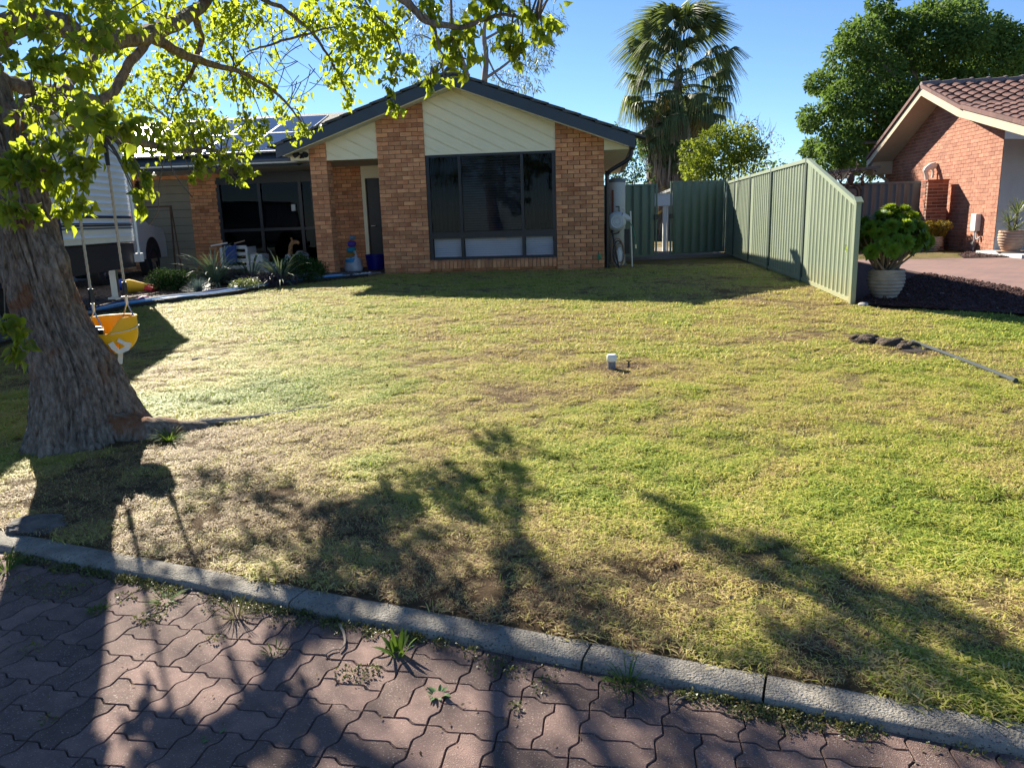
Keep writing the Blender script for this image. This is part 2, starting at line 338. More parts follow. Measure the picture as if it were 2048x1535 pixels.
# ---------------------------------------------------------------- the road of interlocking pavers
W_ = .1125; PA = radians(-21.3); pe = np.array([cos(PA), sin(PA)]); pn = np.array([-sin(PA), cos(PA)])
m_sand = mat('joint_sand', (.07,.06,.048), (.13,.11,.085), .95, 30, .6, 200, coords='w')
rv = [(*(K0+kd*u+kn*d), -.014) for d in (.02, -14) for u in (-60, 60)]
road = MB().add(rv, [(0, 2, 3, 1)]).build('road', m_sand); tag(road, kind='structure')
m_pav = mat('paver_concrete', (.120,.076,.066), (.225,.143,.118), .85, 9, .5, 330, rnd=.30, detail=9, speck=(.36,.29,.25), sscale=170, sthr=.615, coords='obj')
def prof(t):
    return .0088*float(np.interp(t, (0, .14, .30, .38, .5, .62, .70, .86, 1), (0, .45, .95, .92, 0, -.92, -.95, -.45, 0)))
def outline(nx, ny):
    ts = [0, .14, .30, .38, .62, .70, .86]; pts = []
    for i in range(nx): pts += [((i+t)*W_, prof(t)) for t in ts]
    for j in range(ny): pts += [(nx*W_-prof(t), (j+t)*W_) for t in ts]
    for i in range(nx, 0, -1): pts += [((i-t)*W_, ny*W_-prof(t)) for t in ts]
    for j in range(ny, 0, -1): pts += [(prof(t), (j-t)*W_) for t in ts]
    return pts
def paver_mesh(nx, ny):
    o = outline(nx, ny); n = len(o); c = (nx*W_/2, ny*W_/2)
    def inset(e):
        out = []
        for i in range(n):
            a = np.array(o[i-1]); b = np.array(o[(i+1) % n]); t = b-a; t /= np.linalg.norm(t); out.append((o[i][0]-t[1]*e, o[i][1]+t[0]*e))
        return out
    r0, r1, r2 = inset(.0012), inset(.0012), inset(.0042)
    vs = [(x-c[0], y-c[1], -.03) for x, y in r0]+[(x-c[0], y-c[1], -.006) for x, y in r1]+[(x-c[0], y-c[1], 0) for x, y in r2]+[(0, 0, 0)]
    b = MB().add(vs, [(i, (i+1) % n, n+(i+1) % n, n+i) for i in range(n)]+[(n+i, n+(i+1) % n, 2*n+(i+1) % n, 2*n+i) for i in range(n)]+[(2*n+i, 2*n+(i+1) % n, 3*n) for i in range(n)])
    return b.mesh('paver', m_pav)
pm_h, pm_v = paver_mesh(2, 1), paver_mesh(1, 2)
cells = []
for bi in range(-34, 34):
    for bj in range(-34, 34):
        for k in (0, 1):
            hor = (bi+bj) % 2 == 0
            c = np.array([(bi*2+1)*W_, (bj*2+.5+k)*W_]) if hor else np.array([(bi*2+.5+k)*W_, (bj*2+1)*W_])
            p = np.array([0, 2.2]) + pe*c[0] + pn*c[1]
            dk = (p-K0)@kn
            if dk < .03 and dk > -6 and abs(p[0]) < 6: cells.append((hor, p, dk))
def seen(p):
    v = np.array([p[0], p[1], -EYE]); t = v@fw
    if t < .2: return 9
    x = (v@rt)/t*F; y = -(v@up)/t*F
    return 0 if abs(x) < 1120 and abs(y) < 860 else 9
cells.sort(key=lambda c: (seen(c[1]), hypot(c[1][0], c[1][1])))
def paver_z(p): return -.001 + .007*(float(vnoise(p[0]*3.1, p[1]*3.1, 4))-.5)
rest_v, rest_f = [], []
for i, (hor, p, dk) in enumerate(cells):
    tilt = (random.uniform(-.008, .008), random.uniform(-.008, .008))
    if i < 290:
        o = mkobj('paver', pm_h if hor else pm_v, road, (p[0], p[1], paver_z(p)), (tilt[0], tilt[1], PA))
    else:
        src = pm_h if hor else pm_v; b = len(rest_v); R = Matrix.Rotation(PA, 3, 'Z')
        rest_v += [tuple(R@v.co + Vector((p[0], p[1], paver_z(p)))) for v in src.vertices]; rest_f += [[b+k for k in f.vertices] for f in src.polygons]
me = bpy.data.meshes.new('paver_field'); me.from_pydata(rest_v, [], rest_f); me.materials.append(m_pav)
tag(mkobj('paver_field', me, road), kind='stuff')

# ---------------------------------------------------------------- kerb: an edge strip cast in lengths
m_kerb = mat('kerb_concrete', (.17,.155,.13), (.36,.33,.275), .9, 6, .7, 120, coords='w', speck=(.10,.09,.075), sscale=110, sthr=.585, detail=9)
kerb = bpy.data.objects.new('kerb', None); COL.objects.link(kerb); tag(kerb, kind='structure')
cuts = [-14,-9,-5.5,-2.55,-.92,.30,.885,2.2,4.5,8,13]
for a, b in zip(cuts[:-1], cuts[1:]):
    n = max(3, int((b-a)/.02) if abs(a) < 3 else 8); us = np.linspace(a+.004, b-.004, n); vs = []; fs = []
    sec = [(-.005,-.02),(-.003,.004),(.0,.017),(.008,.027),(.02,.0315),(.06,.033),(.11,.032),(.128,.028),(.131,-.02)]
    for iu, u in enumerate(us):
        ew = .004*(fbm(u*7, 1.5, 2)-.5)*2; chip = max(0, float(vnoise(u*9, 7.7, 8))-.80)*.09
        for j, (d, z) in enumerate(sec):
            dd = d + ew + (chip if j < 5 else 0)*(1-j/5); zz = z + .003*(float(vnoise(u*13, d*90, 3))-.5) - (chip*.5 if 1 < j < 5 else 0)
            p = K0 + kd*u + kn*dd; vs.append((p[0], p[1], zz))
    k = len(sec)
    fs = [(i*k+j, (i+1)*k+j, (i+1)*k+j+1, i*k+j+1) for i in range(n-1) for j in range(k-1)] + [tuple(range(k-1, -1, -1))[::-1], tuple((n-1)*k+j for j in range(k-1, -1, -1))]
    MB().add(vs, fs).build('kerb_length', m_kerb, kerb, smooth=True)
# ================================================================ THE BRICK HOUSE
m_brick = mat('clinker_brick', (.47,.165,.072), (.68,.35,.165), .88, 3.2, .5, 70, rnd=.26, speck=(.10,.05,.03), sscale=34, sthr=.66)
m_mort = mat('brown_mortar', (.10,.062,.045), (.145,.092,.068), .95, 20, .3, 90)
m_cream = mat('cream_board', (.78,.70,.47), (.82,.74,.52), .55, 3, .08, 40)
m_navy = mat('navy_fascia', (.028,.042,.058), (.036,.052,.070), .45, 3, 0)
m_dark = mat('dark_frame', (.012,.014,.018), (.018,.02,.025), .4, 5, 0)
m_tile = mat('slate_tile', (.05,.055,.055), (.085,.09,.088), .8, 9, .4, 80, rnd=.12)
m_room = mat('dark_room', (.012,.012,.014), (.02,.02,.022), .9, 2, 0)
m_soffit = mat('grey_soffit', (.58,.56,.49), (.62,.60,.53), .7, 3, 0)
m_glass = glassmat('window_glass', refl=.010, see=.55); m_glass2 = glassmat('door_glass', refl=.008, see=.3)
house = thing('brick_house', 'single-storey orange-brown brick house with low gable, dark fascia and cream boards', 'house', HP, HYAW)
def zr(x): return 3.66-(.368 if x > -2.97 else .335)*abs(x+2.97)
def box_mesh(name, lx, ly, lz, mt, c=.004):
    return MB().cbox(-lx/2, lx/2, -ly/2, ly/2, -lz/2, lz/2, c).mesh(name, mt) if c else MB().box(-lx/2, lx/2, -ly/2, ly/2, -lz/2, lz/2).mesh(name, mt)
def lay(x0, x1, z0, ztop, pitch=.24, course=.086, phase=0):
    """stretcher bond: yields (centre x, length, z centre, row)"""
    row = 0; z = z0
    while True:
        zc = z+course/2; x = x0 - (pitch/2 if (row+phase) % 2 else 0); any_ = False
        while x < x1-.02:
            a = max(x, x0); b = min(x+pitch-.010, x1)
            if b-a > .03 and z < ztop((a+b)/2 if False else (a if ztop(a) > ztop(b) else b)) - .01:
                any_ = True; yield ((a+b)/2, b-a, zc, row)
            x += pitch
        z += course; row += 1
        if not any_ or row > 80: return
BM = {}
def brick_obj(parent, xc, ln, y, zc, dep=.06, hgt=.076, mt=None, name='brick', rot=None):
    key = (name, round(ln, 2), round(dep, 3), round(hgt, 3), (mt or m_brick).name)
    if key not in BM:
        BM[key] = MB().box(-round(ln, 2)/2, round(ln, 2)/2, -dep/2, dep/2, -hgt/2, hgt/2).mesh(name, mt or m_brick)
    return mkobj(name, BM[key], parent, (xc, y+dep/2+random.uniform(-.002, .002), zc), rot)
def pier(x0, x1):
    poly = [(x0, -.25), (x1, -.25), (x1, zr(x1)+.08)] + ([(-2.97, zr(-2.97)+.08)] if x0 < -2.97 < x1 else []) + [(x0, zr(x0)+.08)]
    p = MB().prism([(x+(.004 if x == x0 else -.004), z) for x, z in poly], .009, .35).build('pier', m_mort, house)
    pt = (x1-x0+.01)/4
    for xc, ln, zc, row in lay(x0, x1, -.146, lambda x: zr(x)+.0, pt): brick_obj(p, xc, ln, 0, zc)
    return p
pier(-.97, 0); pier(-4.64, -3.65)
def brickwork(x0, x1, z0, zt, y=0, sides=(), dep=.06, thick=.33, parent=None, mt=None, mm=None, pitch=.24, nm='brickwork', ysign=1):
    """small or shaded walling: bricks are real but joined"""
    b = MB(); pts = [(x0, z0), (x1, z0), (x1, zt(x1)), (x0, zt(x0))]
    core = MB().prism([(x+(.004 if x == x0 else -.004), z) for x, z in pts], y+.009, y+thick).build('wall', mm or m_mort, parent)
    for xc, ln, zc, row in lay(x0, x1, z0, zt, pitch): b.box(xc-ln/2, xc+ln/2, y+random.uniform(-.002, .002), y+dep, zc-.038, zc+.038)
    for sx in sides:       # return faces
        r = 0; z = z0
        while z < zt(sx)-.03:
            yy = y - (.12 if r % 2 else 0)+.0
            while yy < y+thick-.02:
                a = max(yy, y+.002); c = min(yy+.23, y+thick)
                if c-a > .03:
                    o = .006 if sx == x1 else -.006
                    b.box(min(sx-.03, sx+o) if sx == x1 else sx+o, sx+o if sx == x1 else sx+.03, a, c, z+.005, z+.081)
                yy += .24
            z += .086; r += 1
    return tag(b.build(nm, mt or m_brick, core), kind='stuff')
brickwork(-6.10, -5.745, -.146, lambda x: zr(x), 0, (-5.745,), thick=.35, parent=house)          # porch pillar
brickwork(-3.65, -.97, -.146, lambda x: .085, .03, thick=.3, parent=house, nm='plinth_brickwork')
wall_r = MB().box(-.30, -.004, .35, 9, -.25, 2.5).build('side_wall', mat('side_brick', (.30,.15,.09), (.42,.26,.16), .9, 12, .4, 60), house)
# rowlock sill
sm = MB().add([(-.036,-.055,-.09),(.036,-.055,-.09),(.036,.06,-.09),(-.036,.06,-.09),(-.036,-.055,.055),(.036,-.055,.055),(.036,.06,.10),(-.036,.06,.10)],
      [(0,3,2,1),(4,5,6,7),(0,1,5,4),(1,2,6,5),(2,3,7,6),(3,0,4,7)]).mesh('sill_brick', m_brick)
sill = MB().box(-3.645, -.975, -.035, .06, .085, .225).build('window_sill', m_mort, house)
for i in range(32):
    mkobj('sill_brick', sm, sill, (-3.60+i*.0833, random.uniform(-.003, .003), .175))
# gable boards, laid on the slant
def boards(x0, x1, zb, y):
    reg = [(x0, zb), (x1, zb), (x1, zr(x1)+.05)] + ([(-2.97, 3.71)] if x0 < -2.97 < x1 else []) + [(x0, zr(x0)+.05)]
    pn_ = MB().prism(reg, y+.02, y+.05).build('gable_panel', m_cream, house)
    nx_, nz_ = .447, .894        # normal of a line falling to the right at 26.5 deg
    lo = min(nx_*x+nz_*z for x, z in reg); hi = max(nx_*x+nz_*z for x, z in reg); c = lo - .06
    while c < hi:
        pg = clip(clip(reg, nx_, nz_, c+.195), -nx_, -nz_, -(c+.008))
        if len(pg) > 2: MB().prism(pg, y, y+.018).build('gable_board', m_cream, pn_)
        c += .203
    MB().box(x0, x1, y-.012, y+.02, zb-.03, zb+.012).build('gable_trim', m_cream, house)
boards(-3.65, -.97, 2.42, .035); boards(-5.745, -4.64, 2.40, .035)
# window: dark aluminium frame, three lights over three
wf = MB()
X0, X1 = -3.645, -.975
for a, b in ((X0, X0+.07), (X1-.07, X1)): wf.box(a, b, .03, .12, .27, 2.40)
for a, b in ((2.34, 2.40), (.70, .835), (.262, .31)): wf.box(X0+.07, X1-.07, .032, .118, a, b)
MU = (-2.945, -1.66)
for xm in MU: wf.box(xm-.03, xm+.03, .034, .115, .31, .70); wf.box(xm-.03, xm+.03, .034, .115, .835, 2.34)
win = wf.build('window', m_dark, house)
xs = [X0+.07, MU[0]-.03, MU[0]+.03, MU[1]-.03, MU[1]+.03, X1-.07]
for i in range(3):
    for z0, z1 in ((.31, .70), (.835, 2.34)):
        MB().box(xs[2*i]+.004, xs[2*i+1]-.004, .070, .076, z0+.004, z1-.004).build('window_pane', m_glass if z0 > .5 else glassmat('clear_glass', refl=.012, see=.9), win)
m_blind = mat('blind_slat', (.20,.23,.30), (.25,.28,.34), .6, 3, 0)
bl = MB()
for z in np.arange(.85, 2.33, .05): bl.add([(xs[2]+.01,.12,z),(xs[3]-.01,.12,z),(xs[3]-.01,.150,z+.040),(xs[2]+.01,.150,z+.040)], [(0,1,2,3)])
tag(bl.build('blind', m_blind, win), kind='stuff')
bl = MB()
for i in range(3):
    for z in np.arange(.32, .69, .045): bl.add([(xs[2*i]+.01,.12,z),(xs[2*i+1]-.01,.12,z),(xs[2*i+1]-.01,.152,z+.041),(xs[2*i]+.01,.152,z+.041)], [(0,1,2,3)])
tag(bl.build('blind', mat('white_blind', (.62,.65,.72), (.68,.70,.76), .6, 3, 0), win), kind='stuff')
m_curt = mat('dark_curtain', (.015,.022,.035), (.025,.035,.05), .9, 4, 0)
for i in (0, 2):
    n = 26; q = np.linspace(xs[2*i], xs[2*i+1], n)
    MB().add([(x, .17+.025*sin(k*1.7), z) for z in (.83, 2.34) for k, x in enumerate(q)], [(k, k+1, n+k+1, n+k) for k in range(n-1)]).build('curtain', m_curt, win, True)
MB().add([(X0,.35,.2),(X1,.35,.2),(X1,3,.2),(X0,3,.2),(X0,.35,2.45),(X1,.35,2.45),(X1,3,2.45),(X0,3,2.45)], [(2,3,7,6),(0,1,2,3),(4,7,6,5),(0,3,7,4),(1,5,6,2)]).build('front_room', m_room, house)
# barges, soffits, roof
def rake_strip(y0, y1, dz0, dz1, name, mt, xl=-6.62, xr=.60):
    for a, b in ((xl, -2.97), (-2.97, xr)):
        MB().prism([(a, zr(a)+dz0), (b, zr(b)+dz0), (b, zr(b)+dz1), (a, zr(a)+dz1)], y0, y1).build(name, mt, house)
rake_strip(-.47, -.44, -.015, .205, 'barge_board', m_navy)
rake_strip(-.438, .02, .0, .02, 'gable_soffit', m_soffit, -6.55, .52)
rake_strip(-.436, -.40, -.03, -.002, 'soffit_trim', m_cream, -6.5, .48)
for a, b in ((-6.60, -2.97), (-2.97, .58)):
    MB().prism([(a, zr(a)+.12), (b, zr(b)+.12), (b, zr(b)+.215), (a, zr(a)+.215)], -.40, 9).build('roof', m_tile, house)
tl = MB().add([(0,0,-.02),(.36,0,.012),(.36,.5,.012),(0,.5,-.02),(0,0,.038),(.36,0,.05),(.36,.5,.05),(0,.5,.038)], [(0,3,2,1),(4,5,6,7),(0,1,5,4),(1,2,6,5),(2,3,7,6),(3,0,4,7)]).mesh('roof_tile', m_tile)
for side, sl_ in ((1, .368), (-1, .335)):
    ang = math.atan(sl_); Lr = (3.57 if side > 0 else 3.65)/cos(ang); k = 0; s = .02
    while s < Lr-.1:
        xx = -2.97 + side*s*cos(ang); o = mkobj('roof_tile', tl, house, (xx, -.50, 3.66+.225-s*sin(ang)))
        o.rotation_euler = (0, ang if side > 0 else -ang, 0)
        if side < 0: o.scale = (-1, 1, 1)
        s += .33; k += 1
MB().tube([(-2.97, -.52, 3.90), (-2.97, 9, 3.90)], .085, 10).build('ridge_cap', m_tile, house, True)
# closed eave boxes at the gable's feet
for xa, xb in ((0.002, .50), (-6.50, -6.105)):
    z0 = 2.36 if xa > -1 else 2.40; inn = xa if xa > -1 else xb; out = xb if xa > -1 else xa
    MB().prism([(inn, z0), (out, z0), (out, max(z0+.01, zr(out)-.004)), (inn, zr(inn)-.004)], -.02, .0).build('eave_box', m_cream, house)
    MB().box(min(inn, out), max(inn, out), .002, 9, z0-.012, z0).build('eave_soffit', m_soffit, house)
def gutter(name, x, ya, yb, z):
    b = MB(); sec = [(-.06,.10),(-.06,-.02),(-.03,-.05),(.04,-.05),(.06,-.02),(.06,.12),(.052,.12),(.052,-.015),(-.05,-.015),(-.052,.10)]
    n = len(sec); b.add([(x+p, y, z+q) for y in (ya, yb) for p, q in sec], [(i, (i+1) % n, n+(i+1) % n, n+i) for i in range(n)]+[tuple(range(n))[::-1], tuple(range(n, 2*n))]); return b.build(name, m_navy, house)
gutter('gutter', .56, -.43, 9, 2.40)
dp = spline([(.545, .10, 2.35), (.535, .10, 2.24), (.47, .11, 2.15), (.16, .16, 1.98), (.075, .19, 1.90), (.06, .20, 1.78), (.06, .20, -.1)], 5)
MB().tube(dp, .042, 10).build('downpipe', m_dark, house, True)
# twin security light under the left eave
fl = MB(); fl.box(-6.26, -6.20, -.10, -.022, 2.43, 2.52); fl.tube([(-6.23, -.10, 2.47), (-6.23, -.16, 2.43)], .02, 8)
for s in (-1, 1):
    c = Vector((-6.23+s*.085, -.13, 2.51)); d = Vector((s*.55, -.6, -.35)).normalized(); fl.tube([c-d*.05, c, c+d*.07], [.03, .05, .058], 12); fl.tube([(-6.23, -.09, 2.49), c], .012, 6)
fl.build('security_light', m_dark, house, True)
# tap with green fitting on the right pier
tp = MB(); tp.tube([(-.10, -.001, .36), (-.10, -.05, .36), (-.10, -.06, .30)], .012, 8); tp.build('garden_tap', mat('brass', (.35,.25,.1), None, .4, metal=.8), house, True)
MB().lathe([(.012,.0),(.028,.02),(.032,.07),(.028,.12),(.012,.13)], (-.10, -.06, .19), 12).build('tap_timer', mat('green_plastic', (.02,.22,.12), (.03,.26,.14), .4), house, True)
# porch
MB().box(-6.6, -4.66, -.02, 3.2, -.25, .02).build('porch_floor', mat('porch_concrete', (.26,.26,.25), (.33,.32,.31), .8, 5, .3, 90), house)
MB().box(-6.3, -4.60, .06, 3.2, 2.385, 2.41).build('porch_ceiling', m_soffit, house)
MB().box(-4.66, -4.645, .35, 2.4, -.2, 2.4).build('porch_side_wall', m_brick, house)
brickwork(-6.42, -5.70, .02, lambda x: 2.38, 2.2, thick=.25, parent=house, nm='entry_brickwork')
dr = MB().box(-5.69, -5.60, 2.16, 2.30, .02, 2.38); dr.box(-5.60, -4.66, 2.16, 2.30, 2.10, 2.38); dr.build('door_frame', m_cream, house)
fd = MB().box(-5.598, -4.665, 2.22, 2.26, .02, 2.098).build('front_door', m_dark, house)
MB().tube([(-5.52, 2.21, 1.0), (-5.52, 2.17, 1.0), (-5.42, 2.17, 1.0)], .012, 8).build('door_handle', mat('steel', (.5,.5,.5), None, .3, metal=1), fd, True)
MB().box(-6.52, -6.43, 2.1, 2.4, .02, 2.38).build('corner_post', m_dark, house)
# the recessed left wing
WY = 3.0
brickwork(-10.47, -9.72, -.1, lambda x: 2.42, WY, thick=.3, parent=house, nm='wing_brickwork')
brickwork(-16, -11.9, -.1, lambda x: 2.42, WY, thick=.3, parent=house, nm='wing_brickwork')
MB().box(-16, -9.5, WY-.01, WY+.3, 2.30, 2.46).build('lintel', m_brick, house)
b = MB()
for i in range(12): b.box(-11.88, -10.49, WY+.15-.012*(i % 2 == 0), WY+.2, -.05+i*.2, -.05+i*.2+.192)
b.build('garage_door', mat('beige_door', (.24,.21,.15), (.28,.245,.18), .6, 3, 0), house)
sf = MB()
sx = [-9.70, -8.62, -7.55, -6.50]
for x in sx: sf.box(x-.04, x+.04, WY, WY+.1, 0, 2.38)
sf.box(-9.7, -6.5, WY+.005, WY+.095, 0, .09); sf.box(-9.7, -6.5, WY+.005, WY+.095, 2.12, 2.38); sf.box(-9.7, -6.5, WY+.006, WY+.094, .95, 1.02)
sd = sf.build('sliding_door', m_dark, house)
for a, c in zip(sx[:-1], sx[1:]):
    for z0, z1 in ((.09, .95), (1.02, 2.12)): MB().box(a+.043, c-.043, WY+.045, WY+.052, z0+.003, z1-.003).build('door_pane', m_glass2, sd)
MB().box(-7.80, -7.70, WY-.006, WY+.04, 1.42, 1.58).build('door_sticker', mat('white_paper', (.55,.56,.56), (.6,.6,.6), .7), sd)
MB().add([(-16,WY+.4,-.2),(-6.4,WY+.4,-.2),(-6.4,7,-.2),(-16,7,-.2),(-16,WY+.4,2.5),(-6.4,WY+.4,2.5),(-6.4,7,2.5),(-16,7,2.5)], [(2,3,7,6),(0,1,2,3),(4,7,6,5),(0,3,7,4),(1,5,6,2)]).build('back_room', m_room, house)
MB().box(-12, -5.75, .40, WY+.3, 2.39, 2.42).build('verandah_soffit', m_soffit, house)
MB().box(-12, -6.55, .38, WY, -.2, .0).build('verandah_floor', mat('porch_concrete', (.26,.26,.25)), house)
sec = [(.10,.10),(-.02,.11),(-.035,.09),(-.03,.02),(0,-.05),(.10,-.05)]
gb = MB(); n = len(sec); gx = [(-6.6, .62), (-10.1, .62), (-10.75, -1.2)]
gb.add([(x+(q*.3 if i == 2 else 0), y+q, 2.40+h_) for i, (x, y) in enumerate(gx) for q, h_ in sec], [(k*n+i, k*n+(i+1) % n, (k+1)*n+(i+1) % n, (k+1)*n+i) for k in range(2) for i in range(n)]+[tuple(range(n))])
gb.build('wing_gutter', m_navy, house)
MB().box(-10.1, -6.3, .725, .75, 2.34, 2.45).build('wing_fascia', m_navy, house)
rs = .36
def rz_(b_): return 2.53+rs*(b_-.95)
MB().add([(-16,.70,rz_(.70)),(-4,.70,rz_(.70)),(-4,5.0,rz_(5)),(-16,5.0,rz_(5)),(-16,9.2,rz_(.98)),(-4,9.2,rz_(.98))], [(0,1,2,3),(3,2,5,4)]).build('wing_roof', m_tile, house)
m_solar = mat('solar_glass', (.03,.035,.06), (.04,.045,.075), .07, 3, 0, spec=.35); m_alu = mat('aluminium', (.55,.56,.57), None, .35, metal=.9)
sp = MB(); sp.cur = 0; sp.box(.02, .98, .02, 1.63, .0, .036); sp.cur = 1
for q in ((0,.02,0,1.65),(.98,1,0,1.65),(.02,.98,0,.02),(.02,.98,1.63,1.65)): sp.box(*q, 0, .04)
spm = sp.mesh('solar_panel', [m_solar, m_alu])
for r in range(2):
    for c in range(8):
        o = mkobj('solar_panel', spm, house, (-7.05-.02-c*1.02-1, 1.12+r*1.56, rz_(1.12+r*1.56)+.09)); o.rotation_euler = (math.atan(rs), 0, 0)
# ================================================================ FENCES AND GATES
m_green = mat('green_steel', (.22,.27,.185), (.255,.30,.21), .48, 2.2, .12, 5, coords='w', spec=.35)
nt = m_green.node_tree; P = nt.nodes['Principled BSDF']; L = nt.links.new; old = P.inputs['Base Color'].links[0].from_socket       # splash stain along the foot of the sheets
g_ = N(nt, 'ShaderNodeNewGeometry'); sx_ = N(nt, 'ShaderNodeSeparateXYZ'); L(g_.outputs['Position'], sx_.inputs[0]); mr_ = N(nt, 'ShaderNodeMapRange'); mr_.inputs[1].default_value = .75; mr_.inputs[2].default_value = .40; L(sx_.outputs[2], mr_.inputs[0])
nz_ = N(nt, 'ShaderNodeTexNoise'); nz_.inputs['Scale'].default_value = 5; nz_.inputs['Detail'].default_value = 6; L(g_.outputs['Position'], nz_.inputs['Vector']); mm_ = N(nt, 'ShaderNodeMath', operation='MULTIPLY'); L(mr_.outputs[0], mm_.inputs[0]); L(nz_.outputs['Fac'], mm_.inputs[1])
mx_ = N(nt, 'ShaderNodeMix', data_type='RGBA'); L(mm_.outputs[0], mx_.inputs[0]); L(old, mx_.inputs[6]); mx_.inputs[7].default_value = (.38,.33,.15,1); L(mx_.outputs[2], P.inputs['Base Color'])
m_gate = mat('gate_steel', (.10,.15,.115), (.115,.17,.13), .45, 2, .05, 5, coords='w')
m_grey = mat('grey_steel', (.085,.105,.115), (.105,.125,.135), .5, 2, .05, 5, coords='w')
def rib_sheet(a, b, z0a, z0b, z1a, z1b, mt, name, parent, pitch=.19, depth=.032, kind='trap'):
    """trapezoidal steel cladding between two plan points (local to parent)"""
    a = np.array(a, float); b = np.array(b, float); Ln = np.linalg.norm(b-a); e = (b-a)/Ln; nrm = np.array([e[1], -e[0]])
    s = [0.0]; off = [0.0]; x = .02
    while x + pitch < Ln + .02:
        if kind == 'trap': seg = [(0, 0), (.30, 0), (.42, 1), (.74, 1), (.80, .55), (.86, .55), (.92, 1), (.94, 1)]
        else: seg = [(0, 0), (.55, 0), (.65, 1), (.9, 1)]
        for q, h in seg: s.append(min(x+q*pitch, Ln)); off.append(h*depth)
        x += pitch
    s.append(Ln); off.append(0); s = np.array(s); off = np.array(off)
    P2 = a + e*s[:, None] + nrm*(off-depth/2)[:, None]; t = s/Ln
    V = np.vstack([np.c_[P2, z0a+(z0b-z0a)*t], np.c_[P2, z1a+(z1b-z1a)*t]]); n = len(s)
    i = np.arange(n-1)
    return mkobj(name, npmesh(name, V, np.stack([i, i+1, n+i+1, n+i], -1), mt), parent)
def panel_fence(root, posts, zb, zt, mt, pitch=.19, post_w=.06, kind='trap', depth=.032, post_mt=None):
    for i, p in enumerate(posts):
        MB().box(p[0]-post_w/2, p[0]+post_w/2, p[1]-post_w/2, p[1]+post_w/2, zb[i]-.25, zt[i]+.03).build('post', (post_mt or mt) if 0 < i < len(posts)-1 else mt, root)
    for i in range(len(posts)-1):
        a = np.array(posts[i]); b = np.array(posts[i+1]); e = (b-a)/np.linalg.norm(b-a); a2 = a+e*post_w*.5; b2 = b-e*post_w*.5
        rib_sheet(a2, b2, zb[i]+.03, zb[i+1]+.03, zt[i]-.02, zt[i+1]-.02, mt, 'panel', root, pitch, depth, kind)
        MB().bar((*a2, zt[i]-.01), (*b2, zt[i+1]-.01), .055, .055).build('top_rail', mt, root)
        MB().bar((*a2, zb[i]+.05), (*b2, zb[i+1]+.05), .05, .05).build('bottom_rail', mt, root)
fposts = [(4.095, 9.19), (4.47, 11.78), (4.83, 14.4), (5.135, 16.6), (5.44, 18.8), (5.65, 20.2)]
fence = thing('steel_fence', 'sage green ribbed steel fence between the two yards, with raked end panel', 'fence')
zb = [float(gz(*p)) for p in fposts]; zt = [zb[0]+1.19] + [z+1.80 for z in zb[1:]]
panel_fence(fence, fposts, zb, zt, m_green, pitch=.198, depth=.022, post_mt=mat('shaded_post_steel', (.05,.075,.06), (.06,.085,.07), .5))  # inner posts get a darker green: shade of the channel recess painted in
MB().bar((4.078, 9.10, zt[0]-.0), (4.078+.02, 9.22, zt[0]-.0+.06), .085, .012).build('end_cap', m_green, fence)
# right gate leaf, standing slightly open
def gate(name, label, a, b, zlo, zhi, mt, latch_end, pitch=.21):
    c = (a[0], a[1], 0); g = thing(name, label, 'gate', (a[0], a[1], .4))
    p0 = (0, 0); p1 = (b[0]-a[0], b[1]-a[1]); e = np.array(p1)/hypot(*p1)
    rib_sheet(e*.04, np.array(p1)-e*.04, zlo+.04, zlo+.04, zhi-.03, zhi-.03, mt, 'panel', g, pitch, .03, 'box')
    f = MB()
    for z in (zlo+.02, zhi-.02): f.bar((*(e*.03), z), (*(np.array(p1)-e*.03), z), .045, .04)
    for q in (np.zeros(2), np.array(p1)): f.bar((*q, zlo), (*q, zhi), .04, .04)
    f.build('gate_frame', mt, g)
    q = np.zeros(2) if latch_end == 0 else np.array(p1)
    MB().box(q[0]-.05, q[0]+.05, q[1]-.07, q[1]-.025, .95, 1.06).build('latch', m_dark, g)
    return g
gate('gate_leaf', 'wide green steel gate leaf hinged at the side fence, standing slightly open', (5.56, 20.12), (4.08, 19.58), .07, 1.85, m_gate, 1, .235)
gate('gate_leaf', 'narrow dark green gate leaf behind the water heater', (2.25, 18.92), (3.60, 18.95), .07, 1.78, m_gate, 1, .20)
gp = thing('gate_post', 'green steel hinge post between the open gate and the side fence', 'post', (5.62, 20.05, .4))
MB().box(-.035, .035, -.035, .035, -.2, 1.9).build('post_shaft', m_green, gp)
for z in (.25, 1.65): MB().tube([(-.05, -.02, z-.05), (-.05, -.02, z+.05)], .015, 8).build('hinge', m_alu, gp)
# things seen through the gap
lb = thing('meter_box', 'white box on a white post seen through the open gate', 'box', (4.48, 22.5, .4))
MB().cbox(-.30, .22, -.14, .14, 1.28, 1.60, .012).build('box', mat('white_paint', (.72,.73,.72), (.76,.77,.76), .5), lb)
MB().box(-.345, .265, -.18, .18, 1.602, 1.63).build('lid', mat('white_paint', (.72,.73,.72)), lb)
MB().box(-.02, .07, -.05, .05, -.1, 1.278).build('post_shaft', mat('white_paint', (.72,.73,.72)), lb); MB().box(.09, .13, -.03, .03, -.1, 1.278).build('stay', mat('white_paint', (.72,.73,.72)), lb)
bf = thing('back_fence', 'dark steel fence across the back yard beyond the gate gap', 'fence')
panel_fence(bf, [(-2, 33.6), (.5, 33.3), (3, 33), (5.5, 32.7), (8, 32.4), (10.5, 32.1), (13, 31.8)], [.3]*7, [2.0]*7, mat('charcoal_steel', (.05,.06,.058), (.06,.07,.066), .5), .3, kind='box')
m_gravel = mat('gravel', (.16,.13,.10), (.26,.22,.17), .9, 60, .8, 120, coords='w')
